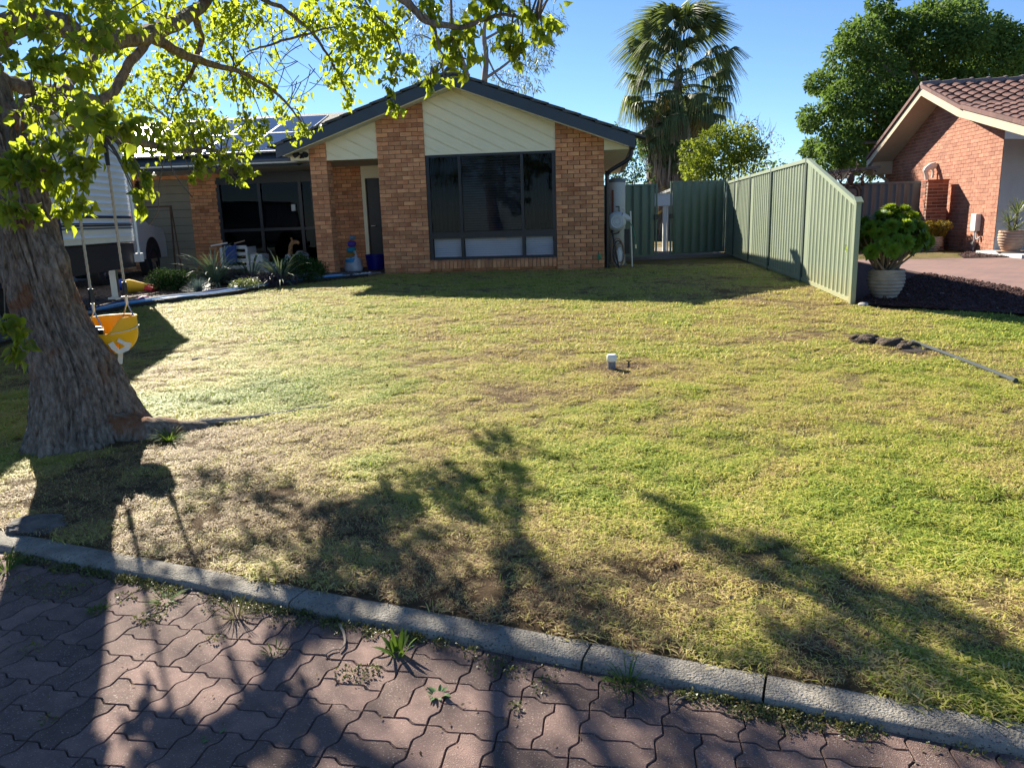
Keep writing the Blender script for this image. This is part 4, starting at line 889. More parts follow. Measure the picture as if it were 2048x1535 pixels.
def branch_tree(parent, base, top, lps, r0, mt, rng, nlimb=14):
    b = MB(); base = np.array(base); top = np.array(top)
    b.tube([tuple(p-base) for p in spline([base-np.array([0,0,.3]), base+(top-base)*.35+rng.normal(size=3)*.1, base+(top-base)*.7+rng.normal(size=3)*.15, top], 5)], np.linspace(r0, r0*.25, 16), 10)
    b.build('trunk', mt, parent, True); b = MB()
    for i in range(min(nlimb, len(lps))):
        l = np.array(lps[i][:3]); s = base+(top-base)*rng.uniform(.3, .85); b.tube([tuple(p-base) for p in spline([s, s+(l-s)*.5+np.array([0,0,.2]), l], 5)], np.linspace(r0*.3, r0*.06, 11), 6)
    b.build('limbs', mt, parent, True)
m_tb = mat('grey_bark', (.10,.085,.07), (.20,.175,.15), .95, 6, .6, 30)
r5 = np.random.default_rng(5)
# big dense tree behind the neighbour
bx_ = np.array([19.6, 36, .4]); bt_ = thing('dense_tree', 'big dense dark green tree behind the pink brick house', 'tree', bx_)
LB = []
for (x, y, r) in ((1640,235,.9),(1655,150,.9),(1625,300,.8),(1690,100,1.1),(1690,200,1.3),(1680,280,1.2),(1740,60,1.1),(1750,150,1.4),(1740,240,1.4),(1745,310,1.2),(1800,40,1.1),(1810,120,1.4),(1800,200,1.4),(1860,30,1.1),(1870,100,1.4),(1920,25,1.0),(1930,90,1.4),(1975,60,1.2),(1990,120,1.3),(2030,110,1.0),(2050,150,1.0),(1880,170,1.3),(1950,160,1.3),(1610,250,.5),(1700,330,.9),(1780,20,.8),(1890,15,.7),(1660,320,.8),(2010,75,.9),(1830,260,1.4),(1780,300,1.2)):
    for k in range(2): p = at(x+r5.uniform(-20,20), y+r5.uniform(-16,16), 36+r5.uniform(-2.2, 2.2)); LB.append((*p, r*r5.uniform(.62, .95)))
branch_tree(bt_, bx_, np.array([18.6, 36, 7]), LB, .45, m_tb, r5, 22)
m_bl = leafmat('dense_leaf', [(.03,.075,.025),(.06,.125,.035),(.11,.18,.045),(.05,.10,.028)], (.22,.34,.05), .32, .7, .15)
foliage('crown', LB, 1150, .16, m_bl, bt_, bx_, rng=r5)
# thin gum tree behind the ridge
ex = np.array([-.6, 31, .4]); et = thing('gum_tree', 'sparse gum tree rising behind the roof ridge', 'tree', ex)
b = MB(); tips = []
def ebr(rows):
    S = spline([(*at(x, y, d), r) for x, y, d, r in rows], 5); b.tube([tuple(p[:3]-ex) for p in S], S[:, 3], 6)
ebr([(968,330,31,.17),(966,200,31,.14),(972,120,31,.11),(968,60,31,.08),(985,0,31,.06),(1000,-70,31,.04)])
ebr([(940,330,31.5,.12),(936,170,31.5,.10),(925,120,31.5,.08),(905,60,31.5,.06),(900,-20,31.5,.05),(880,-80,31.5,.03)])
ebr([(966,160,31,.06),(1010,130,31,.045),(1050,95,31,.03),(1080,70,31,.015)]); ebr([(968,80,31,.05),(1020,50,31,.035),(1060,20,31,.02),(1100,30,31,.012)])
ebr([(925,120,31.5,.05),(880,90,31.5,.035),(840,70,31.5,.02),(815,90,31.5,.01)]); ebr([(940,150,31.5,.045),(890,150,31.5,.03),(850,150,31.5,.02),(830,170,31.5,.01)]); ebr([(972,110,31,.04),(1000,160,31,.03),(1040,175,31,.015)])
b.build('trunk', mat('gum_bark', (.16,.13,.115), (.26,.22,.20), .9, 5), et, True)
EL = [(*at(x, y, 31+r5.uniform(-1, 1)), r) for x, y, r in ((830,70,.5),(815,100,.4),(850,40,.5),(860,120,.5),(835,150,.45),(850,175,.4),(880,60,.5),(885,140,.4),(905,20,.5),(930,60,.4),(1000,40,.5),(1030,60,.5),(1060,30,.5),(1085,65,.5),(1105,40,.45),(1120,50,.3),(1070,100,.5),(1050,130,.5),(1085,130,.4),(1035,165,.5),(1065,170,.4),(1000,150,.4),(1010,100,.4),(960,20,.5),(985,90,.3),(820,20,.5),(790,60,.3),(1040,10,.5),(1095,90,.4),(1015,185,.35),(1090,110,.35),(810,130,.3))]
m_el = leafmat('gum_leaf', [(.07,.10,.06),(.10,.13,.075),(.14,.16,.10),(.08,.10,.07)], (.20,.26,.08), .3, .5)
foliage('crown', EL, 330, .20, m_el, et, ex, LANCE, LANCEF, r5, 1.2)
# dead twigs through the gum's crown
b = MB()
for x, y, z, r in EL:
    for k in range(7):
        d = rdirs(1, r5)[0]; b.tube([tuple(np.array([x, y, z])-ex), tuple(np.array([x, y, z])+d*r*1.3-ex)], [.012, .004], 3, False)
tag(b.build('twigs', MATS['gum_bark'], et), kind='stuff')

def shrub(name, label, base, lps, per, size, mt, cat='shrub', stems=10, tmpl=OVAL, tf=OVALF, group=None, r0=.02, rng=r5):
    s = thing(name, label, cat, base, 0, group); b = MB()
    for i in range(stems):
        l = np.array(lps[i % len(lps)][:3]); p0 = np.array(base)+np.array([rng.uniform(-.08,.08), rng.uniform(-.08,.08), -.05]); b.tube([tuple(q-np.array(base)) for q in spline([p0, (p0+l)/2+rng.normal(size=3)*.08, l], 4)], np.linspace(r0, r0*.3, 9), 5)
    b.build('stems', m_tb, s, True); foliage('foliage', lps, per, size, mt, s, np.array(base), tmpl, tf, rng); return s
m_yl = leafmat('yellow_leaf', [(.09,.14,.02),(.15,.21,.03),(.24,.28,.04),(.09,.13,.02)], (.42,.50,.05), .42, .6, .2)
YB = at(1455, 480, 24.0); YB[2] = .4
YL = [(*at(x, y, 24+r5.uniform(-.6, .6)), r) for x, y, r in ((1385,300,.42),(1400,330,.45),(1420,285,.5),(1450,270,.5),(1440,320,.6),(1480,290,.55),(1500,320,.5),(1470,340,.6),(1515,300,.35),(1395,350,.45),(1430,355,.5),(1410,310,.4),(1490,265,.35),(1465,300,.5),(1380,335,.35))]
ys = shrub('leafy_bush', 'round yellow-green bush behind the green fence, bare twigs on its right', YB, YL, 1500, .095, m_yl, 'bush', 14, r0=.035)
b = MB()
for k in range(70):
    x, y = r5.uniform(1440, 1540), r5.uniform(250, 320); a = r5.uniform(-1.9, -.2); q = []
    for j in range(4): q.append(tuple(at(x, y, 24.2)-YB)); x += cos(a)*10; y += sin(a)*10; a += r5.uniform(-.4, .4)
    b.tube(q, [.010, .008, .005, .003], 3, False)
tag(b.build('twigs', MATS['twig_bark'], ys), kind='stuff')
YT = [(*at(x, y, 24.2), .30) for x, y in ((1500,250),(1530,265),(1545,290),(1520,290),(1480,240),(1540,320),(1555,280))]
foliage('sparse_leaves', YT, 260, .06, leafmat('brownish_leaf', [(.12,.10,.05),(.16,.14,.06),(.10,.10,.05)], (.25,.22,.06), .3), ys, YB, rng=r5)
m_gs = leafmat('shrub_leaf', [(.035,.09,.03),(.06,.13,.04),(.09,.16,.05)], (.10,.18,.03), .2, .8, .05)
GB = at(1245, 480, 29.0); GB[2] = .4
shrub('green_shrub', 'soft green shrub between the house corner and the palm trunk', GB, [(*at(x, y, 29+r5.uniform(-.5,.5)), r) for x, y, r in ((1225,330,.6),(1250,310,.6),(1240,345,.7),(1270,335,.6),(1230,280,.4),(1255,350,.6),(1275,300,.4),(1235,255,.25),(1215,350,.5),(1285,355,.5))], 420, .10, m_gs, 'shrub', 8)
FT = at(1575, 420, 60.0); FT[2] = .4
shrub('far_tree', 'small far tree tops between the bush and the dense tree', FT, [(*at(x, y, 60+r5.uniform(-1,1)), r) for x, y, r in ((1535,335,.7),(1560,328,.5),(1580,335,.7),(1550,350,1.1),(1600,345,1.0),(1620,335,.8))], 70, .3, m_bl, 'tree', 5, r0=.1)
NT = at(1700, 420, 30.0); NT[2] = .4
shrub('courtyard_shrub', 'leafy shrubs showing under the carport roof', NT, [(*at(x, y, 28+r5.uniform(-.5,.5)), r) for x, y, r in ((1700,375,.4),(1730,372,.4),(1715,385,.5),(1750,380,.4),(1680,385,.4))], 300, .12, m_gs, 'shrub', 5)

# ================================================================ THE FAN PALM
m_fr = leafmat('palm_leaf', [(.06,.09,.04),(.085,.12,.055),(.115,.15,.07),(.07,.095,.045)], (.25,.32,.06), .28, .6, .2)
m_fd = leafmat('palm_dead', [(.20,.14,.08),(.27,.20,.12),(.16,.11,.07),(.24,.17,.11)], (.35,.25,.12), .2, .8, .1)
m_fy = leafmat('palm_yellow', [(.30,.20,.04),(.22,.19,.05),(.33,.22,.06),(.17,.17,.05)], (.45,.32,.06), .3, .6, .2)
PB = np.array([5.32, 26, .4]); palm = thing('fan_palm', 'tall shaggy fan palm with a skirt of dead fronds behind the gate', 'palm tree', PB)
def frond_mesh(name, seed, mt, droop=1.0, n=36, Lp=1.30, Lb=.70):
    rng = np.random.default_rng(seed); V = []; Fc = []
    # petiole along +x, slightly arched
    pw = .022
    for i in range(6):
        t = i/5; c = np.array([Lp*t, 0, -.10*t*t]); w_ = pw*(1-.5*t); V += [c+[0, w_, 0], c+[0, -w_, 0], c+[0, 0, -w_]]
    for i in range(5):
        for q in range(3): Fc.append((i*3+q, i*3+(q+1) % 3, (i+1)*3+(q+1) % 3, (i+1)*3+q))
    c0 = np.array([Lp, 0, -.10])
    for k in range(n):
        a = (k/(n-1)-.5)*2*radians(118)+rng.normal()*.02; Ls = Lb*(1-.22*abs(a)/2.1)*rng.uniform(.9, 1.1); d = np.array([cos(a), sin(a), 0]); s_ = np.array([-sin(a), cos(a), 0])
        b0 = len(V); zz = .03*(1 if k % 2 else -1)
        dr = droop*rng.uniform(.75, 1.25)
        for (u, w_) in ((0, .006), (.30, .030), (.58, .034), (.80, .018), (1.05, .010), (1.40, .004)):
            fold = -.10*abs(a)*u; r = Ls*min(u, .62) + max(0, u-.62)*Ls*(.38); z = fold*.6 - (.45+dr)*Ls*max(0, u-.60)**1.15*1.15 + zz*u*.5 - .25*Ls*u*u*droop*.45
            p = c0 + d*r + np.array([0, 0, z]); V += [p+s_*w_+[0,0,.012], p-s_*w_+[0,0,-.012]]
        for i in range(5): Fc.append((b0+2*i, b0+2*i+1, b0+2*i+3, b0+2*i+2))
    return npmesh(name, np.array(V), Fc, mt)
FM = [frond_mesh('frond', s, m_fr, dr) for s, dr in ((1,.30),(2,.55),(3,.85))]; FY = [frond_mesh('frond', 7, m_fy, 1.6), frond_mesh('frond', 8, m_fy, 2.0)]
tc = np.array([5.62, 26, 5.55])      # crown heart
trk = MB(); trk.tube([tuple(p-PB) for p in spline([(5.30,26,0.1),(5.32,26,1.5),(5.38,26,3.0),(5.5,26,4.4),(5.62,26,6.2)], 6)], [.40]*4+[.36]*10+list(np.linspace(.33,.10,11)), 16); trk.build('trunk', mat('palm_bark', (.14,.11,.09), (.23,.19,.16), .95, 9, .7, 30), palm, True)
rp = np.random.default_rng(12)
def place_frond(me, az, el, hz, sc, off=.12):
    d = np.array([cos(az)*cos(el), sin(az)*cos(el), sin(el)]); p = tc + np.array([cos(az)*off, sin(az)*off, hz])
    q = Vector(d).to_track_quat('X', 'Z'); o = mkobj('frond', me, palm, p-PB); o.rotation_mode = 'QUATERNION'; o.rotation_quaternion = q; o.scale = (sc,)*3
k = 0
for ring, (el, n, hz, sc) in enumerate(((1.30, 5, .95, .95), (1.05, 8, .85, .98), (.80, 9, .65, .98), (.52, 11, .45, .98), (.22, 11, .2, .96), (-.10, 11, -.1, .94), (-.40, 11, -.5, .92), (-.70, 11, -.9, .9), (-.95, 10, -1.35, .88))):
    for i in range(n):
        az = 2*pi*(i+.5*(ring % 2))/n + rp.uniform(-.15, .15); place_frond(FM[(k+ring//3) % 3], az, el+rp.uniform(-.12, .12), hz+rp.uniform(-.1, .1), sc*rp.uniform(.88, 1.08)); k += 1
for i in range(12): place_frond(FY[i % 2], 2*pi*i/12+rp.uniform(-.2, .2) + 2.6*0, -1.15+rp.uniform(-.15, .1), -1.6+rp.uniform(-.3, .2), rp.uniform(.8, .95))
for i in range(64): place_frond(FM[i % 3] if i % 4 else FY[i % 2], rp.uniform(0, 2*pi), rp.uniform(-1.2, -.2), rp.uniform(-1.6, .45), rp.uniform(.62, .86))
sk = MB()
for i in range(2200):      # the hanging thatch
    z = rp.uniform(1.3, 4.9); a = rp.uniform(0, 2*pi); t = (z-.1)/5.5; cx_ = 5.30+.32*max(0, t)**1.6; R = .44+.42*max(0, min(1, (z-1.2)/3.2))*rp.uniform(.3, 1.1)+.10*rp.uniform(0, 1)
    p = np.array([cx_+cos(a)*R, 26+sin(a)*R, z]); L_ = rp.uniform(.5, 1.2); w_ = rp.uniform(.012, .035); s_ = np.array([-sin(a), cos(a), 0])
    q = p+np.array([cos(a)*rp.uniform(-.05,.10), sin(a)*rp.uniform(-.05,.10), -L_])+s_*rp.uniform(-.12, .12); m_ = (p+q)/2+np.array([cos(a), sin(a), 0])*.05
    sk.add([tuple(v-PB) for v in (p+s_*w_, p-s_*w_, m_+s_*w_, m_-s_*w_, q+s_*w_*.3, q-s_*w_*.3)], [(0,1,3,2),(2,3,5,4)])
tag(sk.build('thatch', leafmat('palm_thatch', [(.24,.19,.15),(.34,.28,.22),(.18,.14,.115),(.42,.34,.27)], (.3,.22,.14), .15, .85, .1), palm), kind='stuff')

palm.scale = (1.25,)*3; palm.location = tuple(O_ + (PB-O_)*1.25 - np.array([0, 0, .20]))
# ================================================================ CARAVAN AND CAR ON THE LEFT DRIVE
m_wht = mat('caravan_white', (.60,.63,.66), (.64,.67,.70), .35, 2, 0, coat=.2); m_nvy = mat('navy_vinyl', (.012,.018,.05), (.016,.024,.065), .4, 3)
m_blk = mat('black_checker', (.012,.013,.02), (.02,.02,.03), .5, 30); m_tyre = mat('tyre_rubber', (.014,.014,.015), (.025,.025,.026), .9, 20, .3, 60); m_rim = mat('alloy_rim', (.55,.56,.58), None, .3, metal=.9)
cv = thing('caravan', 'white ribbed caravan with navy stripes parked on the left driveway behind the tree', 'caravan', (-6.22, 13.15, .385), .11)
LN_, WD_, Z0_, Z1_ = 6.4, 2.35, .90, 2.72
MB().cbox(-WD_, -.02, -LN_, 0, Z0_, Z1_, .09).build('body_shell', m_wht, cv)
sec = []; z = Z0_+.02
while z < Z1_-.12:
    sec += [(.0, z), (.0, z+.072), (.010, z+.080), (.013, z+.088), (.008, z+.096)]; z += .10
sec.append((.0, z)); V = np.array([(x, y, zz) for y in (-LN_+.12, -.06) for x, zz in sec]); n = len(sec); i = np.arange(n-1)
mkobj('side_cladding', npmesh('side_cladding', V, np.stack([i, n+i, n+i+1, i+1], -1), m_wht, False), cv)
MB().box(-WD_+.05, -.03, -LN_+.1, -.05, .50, .895).build('skirt', m_blk, cv)
for z0, z1, y0 in ((1.285, 1.325, -LN_+.2), (1.20, 1.215, -2.7), (1.165, 1.19, -2.7), (1.13, 1.145, -2.7)): MB().box(.006, .017, y0, -.12, z0, z1).build('stripe', m_nvy, cv)
MB().box(.004, .019, -4.6, -2.72, .905, 1.33).build('side_graphic', m_nvy, cv)
gr = MB()
for k in range(4): gr.tube([(.02, -4.0+t*1.1, 1.0+.05*k+.16*t*t) for t in np.linspace(0, 1, 10)], .006, 5)
gr.build('graphic_swirl', mat('pale_blue', (.12,.18,.34), None, .4), cv)
wnd = MB().cbox(.0, .03, -3.9, -2.75, 1.62, 2.20, .012).build('side_window', m_dark, cv); MB().box(.031, .034, -3.82, -2.83, 1.69, 2.13).build('window_pane', mat('tinted_glass', (.01,.012,.015), None, .05, spec=.8), wnd)
MB().box(.0, .024, -2.2, -1.95, 1.42, 1.60).build('access_hatch', m_wht, cv)
MB().tube([(.075, -LN_+.5, 2.60), (.075, -.1, 2.60)], .065, 14).build('awning_roll', m_wht, cv, True)
arm = MB(); arm.tube([(.07, -.16, 2.55), (.07, -.16, 1.0)], .030, 10); arm.tube([(.07, -.16, 1.0), (.075, -.16, .72)], .022, 10); arm.build('awning_arm', m_wht, cv, True)
MB().box(.02, .10, -.20, -.10, 2.38, 2.52).build('arm_bracket', m_dark, cv); MB().box(.02, .12, -.24, -.08, .58, .72).build('arm_foot', m_wht, cv)
MB().box(.016, .03, -2.60, -2.50, 1.20, 1.26).build('marker_lamp', mat('amber_lens', (.75,.22,.02), None, .3), cv); MB().box(.016, .03, -.10, -.03, 1.26, 1.34).build('marker_lamp', mat('red_lens', (.5,.06,.04), None, .3), cv)
def wheel(parent, x, y, z, R, wd, out=1):
    w_ = MB(); pr = [(R*.62, 0), (R*.9, 0), (R, wd*.12), (R, wd*.88), (R*.9, wd), (R*.62, wd)]
    n = 28; vs = [(x+out*(-q), y+r*cos(2*pi*k/n), z+r*sin(2*pi*k/n)) for r, q in pr for k in range(n)]
    w_.add(vs, [(i*n+k, i*n+(k+1) % n, ((i+1) % 6)*n+(k+1) % n, ((i+1) % 6)*n+k) for i in range(6) for k in range(n)]); wo_ = w_.build('wheel', m_tyre, parent, True)
    r_ = MB(); r_.add([(x-out*.035, y+R*.62*cos(2*pi*k/n), z+R*.62*sin(2*pi*k/n)) for k in range(n)]+[(x-out*.07, y, z)], [(k, (k+1) % n, n) for k in range(n)]); r_.build('brake_disc', m_blk, wo_)
    s_ = MB()
    for k in range(6): a = 2*pi*k/6; s_.bar((x-out*.03, y, z), (x-out*.03, y+R*.6*cos(a), z+R*.6*sin(a)), .07, .03, (1, 0, 0))
    s_.build('rim', m_rim, wo_)
wheel(cv, .02, -2.95, .38, .38, .22); wheel(cv, .02, -3.85, .38, .38, .22); wheel(cv, -WD_-.0, -2.95, .38, .38, .22, -1)
MB().box(-.30, -.02, -4.35, -2.45, .50, .86).build('wheel_arch', m_blk, cv)
st = MB(); st.box(-.35, -.25, -.4, -.3, 0, .52); st.box(-.40, -.2, -.45, -.25, 0, .03); st.build('corner_steady', m_rim, cv)
st = MB(); st.box(-1.25, -1.10, -LN_-1.4, -LN_, .45, .56); st.tube([(-1.18, -LN_-1.1, .5), (-1.18, -LN_-1.1, .0)], .03, 8); st.build('drawbar', m_blk, cv)
# white four-wheel drive half hidden behind the caravan
sv = thing('parked_car', 'white four-wheel drive mostly hidden behind the caravan, dark wheel arch showing', 'car', (-8.05, 15.4, .39), .10)
prof_b = [(-.75,.45),(-.75,.98),(-.60,1.10),(-.50,1.72),(-.2,1.80),(2.3,1.80),(3.0,1.20),(3.95,1.10),(4.05,.85),(4.05,.42)]
b = MB(); npf = len(prof_b); vs = [(x, y, z) for x, s in ((-1.75, .0), (-1.70, .0), (-.06, 0), (0, 0)) for y, z in prof_b]
for q in range(npf):
    for lay_, ins in ((0, .0), (3, .0)):
        x, y, z = vs[lay_*npf+q]
        if z > 1.2: vs[lay_*npf+q] = (x + (.22 if lay_ == 0 else -.22)*(z-1.1)/.7, y, z)
b.add(vs, [(l*npf+i, l*npf+(i+1) % npf, (l+1)*npf+(i+1) % npf, (l+1)*npf+i) for l in range(3) for i in range(npf)] + [tuple(range(npf)), tuple(range(4*npf-1, 3*npf-1, -1))]); b.build('body', mat('car_white', (.62,.63,.64), None, .3, coat=.5), sv)
for yc in (.25, 3.05):
    ar = MB(); n = 16; pts = [(yc+.50*cos(a), .42+.50*sin(a)) for a in np.linspace(0, pi, n)]; ar.add([(.012, y, z) for y, z in pts]+[(-.25, y, z) for y, z in pts], [tuple(range(n))]+[(i, i+1, n+i+1, n+i) for i in range(n-1)]); ar.build('wheel_arch', m_blk, sv)
    wheel(sv, .02, yc, .38, .38, .24); wheel(sv, -1.77, yc, .38, .38, .24, -1)
for y0, y1 in ((-.38, .55), (.62, 1.45), (1.52, 2.35)): MB().add([(-.055, y0, 1.20), (-.055, y1, 1.20), (-.185, y1-.06, 1.70), (-.185, y0+.04, 1.70)], [(0,1,2,3)]).build('side_window', mat('tinted_glass', (.01,.012,.015)), sv)
MB().box(-.24, -.02, -.77, -.745, .80, 1.02).build('tail_lamp', mat('red_lens', (.5,.06,.04)), sv); MB().box(-1.7, -.05, -.86, -.74, .42, .62).build('rear_bumper', m_blk, sv)

# ================================================================ SWING
sw = thing('bucket_swing', 'yellow plastic toddler bucket swing hanging from the tree limb on ropes', 'swing', at(222, 700, 5.38))
SWB = at(222, 700, 5.38); pl = at(192, 655, 5.26)-SWB; pr_ = at(258, 638, 5.52)-SWB; top_z = at(205, 270, 5.5)[2]-SWB[2]
m_yel = mat('yellow_plastic', (.85,.42,.008), (.88,.45,.01), .38, 3, 0, spec=.4); m_strap = mat('cream_webbing', (.72,.66,.52), (.78,.72,.58), .8, 30); m_zinc = mat('zinc_steel', (.62,.62,.6), None, .35, metal=.9)
ax = np.array([pr_[0]-pl[0], pr_[1]-pl[1], 0]); half = np.linalg.norm(ax)/2; ax /= np.linalg.norm(ax); cr = np.array([ax[1], -ax[0], 0]); mid = (pl+pr_)/2   # cr points at the street
def rimz(f):
    f = abs(math.atan2(sin(f-pi), cos(f-pi)))           # angle away from the left hanger
    k = max(0, min(1, (f-.55)/.75)); return -.062 + .105*(k*k*(3-2*k))
def shell_pt(f, t, ins=0):
    z0 = rimz(f); z = z0 + (-.215-z0)*t; q = max(0.0, (-.06-z)/.155); r = sqrt(max(.0, 1-q**2.4))*.90+.10*(1-q) - ins
    p = mid + ax*(.160*r*cos(f)) + cr*(.150*r*sin(f)); return (p[0], p[1], mid[2]+z)
nu_, nv_ = 48, 14
for nm, hole in (('seat_shell', True),):
    vs = [shell_pt(2*pi*i/nu_, (j/(nv_-1))**.8*.985, l*.055) for l in (0, 1) for i in range(nu_) for j in range(nv_)]; fs = []
    for i in range(nu_):
        i2 = (i+1) % nu_; f = 2*pi*(i+.5)/nu_
        for j in range(nv_-1):
            if 2.15 < f < 2.65 and 7 <= j <= 9: continue       # leg opening
            q = [i*nv_+j, i2*nv_+j, i2*nv_+j+1, i*nv_+j+1]; fs += [q, [k+nu_*nv_ for k in q[::-1]]]
        fs.append([i*nv_, i*nv_+nu_*nv_, i2*nv_+nu_*nv_, i2*nv_])
    fs.append([i*nv_+nv_-1 for i in range(nu_)])
    MB().add(vs, fs).build(nm, m_yel, sw, True)
MB().tube([tuple(np.array(shell_pt(2*pi*i/40, 0))) for i in range(41)], .006, 8).build('rim_bead', m_yel, sw, True)
for e, q in ((-1, pl), (1, pr_)):
    apex = q+np.array([0, 0, .115]); a_, b_ = q+cr*.062, q-cr*.062
    MB().tube([tuple(apex), tuple(a_), tuple(b_), tuple(apex)], .0055, 8).build('triangle_hanger', m_zinc, sw, True); MB().tube([tuple(a_), tuple(b_)], .0095, 10).build('hanger_sleeve', m_zinc, sw, True)
    pt_ = MB(); c = q+np.array([0, 0, -.055])-ax*e*.012; pv = [c+cr*sx*w_+np.array([0, 0, z]) for sx, w_, z in ((-1,.062,.042),(1,.062,.042),(1,.062,-.01),(1,.035,-.045),(-1,.035,-.045),(-1,.062,-.01))]
    pt_.add(pv+[p+ax*e*.014 for p in pv], [(0,1,2,3,4,5),(11,10,9,8,7,6)]+[(i, (i+1) % 6, (i+1) % 6+6, i+6) for i in range(6)]); pt_.build('hanger_plate', m_dark, sw)
    for s in (-1, 1): MB().tube([tuple(c+cr*s*.03+ax*e*.010), tuple(c+cr*s*.03+ax*e*.018)], .006, 8).build('rivet', m_zinc, sw)
    MB().tube([tuple(apex+np.array([0, 0, -.01])), tuple(apex+np.array([0, 0, .05]))], [.010, .013], 8).build('shackle', m_zinc, sw, True)
    # twisted rope
    rp_ = MB(); z0 = apex[2]+.05; n = 90
    for st_ in range(3): rp_.tube([(apex[0]+.0048*cos(2*pi*st_/3+k*.55), apex[1]+.0048*sin(2*pi*st_/3+k*.55), z0+(top_z-z0)*k/n) for k in range(n+1)], .0056, 5)
    rp_.build('rope', mat('hemp_rope', (.42,.36,.27), (.52,.46,.36), .9, 60), sw, True)
    MB().tube([(apex[0], apex[1], z0+.01), (apex[0], apex[1], z0+.10)], .017, 10).build('rope_clamp', m_dark, sw, True); MB().tube([(apex[0], apex[1], top_z-.20), (apex[0], apex[1], top_z)], [.014, .02], 8).build('rope_end', m_dark, sw, True)
stp = MB()
def ribbon(b, pts, w_, upv, t=.002):
    pts = [np.array(p) for p in pts]; vs = []
    for i, p in enumerate(pts):
        d = pts[min(i+1, len(pts)-1)]-pts[max(0, i-1)]; s = np.cross(d, upv); s = s/np.linalg.norm(s)*w_/2; nrm = np.cross(s, d); nrm = nrm/np.linalg.norm(nrm)*t; vs += [p-s+nrm, p+s+nrm, p+s-nrm, p-s-nrm]
    b.add(vs, [(4*i+k, 4*i+(k+1) % 4, 4*i+4+(k+1) % 4, 4*i+4+k) for i in range(len(pts)-1) for k in range(4)])
def sh(f, z, o=.01):      # point just off the outside of the shell
    q = max(0.0, (-.06-z)/.155); r = sqrt(max(0, 1-q**2.4))*.90+.10*(1-q)+o/.15; p = mid+ax*(.160*r*cos(f))+cr*(.150*r*sin(f)); return np.array([p[0], p[1], mid[2]+z])
outv = (-ax*.5+cr*.6); outv = outv/np.linalg.norm(outv)
ribbon(stp, [sh(2.45,-.115,.012), sh(2.35,-.15,.03), sh(2.15,-.185,.055), sh(1.85,-.165,.05), sh(1.75,-.125,.03)], .036, outv)
ribbon(stp, [sh(2.15,-.10,.006), sh(1.95,-.125,.03), sh(1.80,-.15,.04)], .026, outv)
ribbon(stp, [sh(2.1,-.185,.055), sh(2.1,-.225,.11), sh(2.1,-.225,.11)+np.array([-.01,0,-.05])], .032, outv)
ribbon(stp, [sh(2.4,-.055,.003), sh(2.1,-.05,.004), sh(1.7,-.045,.004), sh(1.3,-.035,.005), sh(.9,-.02,.006)], .020, np.array([0,0,1.0]))
stp.build('strap', m_strap, sw)

# ================================================================ BESIDE THE HOUSE
wh = thing('water_heater', 'tall grey cylindrical water heater at the house corner', 'water heater', (2.36, 16.98, .4))
MB().lathe([(.19,.05),(.195,.06),(.195,1.74),(.19,1.76)], (0, 0, 0), 28).build('tank', mat('heater_grey', (.36,.38,.38), (.41,.43,.43), .4), wh, True)
MB().lathe([(.198,0),(.20,.03),(.18,.075),(.05,.095)], (0, 0, 1.755), 28).build('lid', mat('heater_lid', (.10,.12,.14), None, .5), wh, True)
MB().box(-.2, .2, -.2, .2, -.1, .055).build('base', m_conc, wh)
MB().tube(spline([(-.04,-.2,1.25),(.02,-.215,1.25),(.03,-.215,1.2),(.03,-.215,.75),(0,-.215,.70),(-.12,-.17,.68)], 4), .010, 8).build('pipe', m_dark, wh, True); MB().tube([(-.10,-.19,2.0-.4),(-.10,-.19,.95)], .022, 8).build('lagged_pipe', mat('lagging', (.14,.05,.04), None, .9), wh, True)
MB().box(.16, .27, -.12, .06, .25, .78).build('valve_box', m_dark, wh)
hr = thing('hose_reel', 'round pale grey hose reel on the side wall with a green hose end', 'hose reel', at(1233, 443, 16.35))
m_reel = mat('reel_grey', (.42,.45,.48), (.46,.49,.52), .45)
n = 28; pr2 = [(.02,-.105),(.05,-.11),(.06,-.098),(.085,-.108),(.095,-.095),(.13,-.100),(.145,-.085),(.185,-.06),(.205,0),(.185,.06),(.10,.085)]
b = MB(); b.add([(r*cos(2*pi*k/n), q, r*sin(2*pi*k/n)) for r, q in pr2 for k in range(n)], [(i*n+k, (i+1)*n+k, (i+1)*n+(k+1) % n, i*n+(k+1) % n) for i in range(len(pr2)-1) for k in range(n)]+[tuple(range(n))]); b.build('drum', m_reel, hr, True)
b = MB(); b.tube([(.10,0,.10),(.22,0,.06),(.28,0,.03)], [.10,.07,.04], 12); b.tube([(-.10,0,-.1),(-.2,.05,-.1)], .05, 8); b.build('spout', m_reel, hr, True)
MB().tube([(.13+.035*cos(a), 0, .215+.04*sin(a)) for a in np.linspace(-.3, pi+.3, 12)], .011, 8).build('carry_handle', m_reel, hr, True)
MB().tube(spline([(.26,0,.0),(.33,-.01,-.12),(.38,-.01,-.30),(.40,0,-.48)], 5), .010, 8).build('hose', mat('hose_green', (.03,.20,.13), None, .5), hr, True); MB().tube([(.40,0,-.48),(.405,0,-.56)], .016, 8).build('nozzle', m_zinc, hr, True)
lh = thing('leaning_hoses', 'coiled dark and tan hoses with poles leaning under the hose reel', 'hoses', (2.32, 16.45, .4))
for k, (cx_, r, mt_) in enumerate(((0,.20,m_dark),(.03,.16,mat('tan_hose', (.26,.17,.10), None, .7)),(-.02,.24,mat('tan_hose', (.26,.17,.10))))):
    MB().tube([(cx_+r*.55*cos(a), -.05-.03*k+.05*sin(a), .30+r*1.25*sin(a)) for a in np.linspace(0, 2*pi, 24)], .013, 6).build('hose_coil', mt_, lh, True)
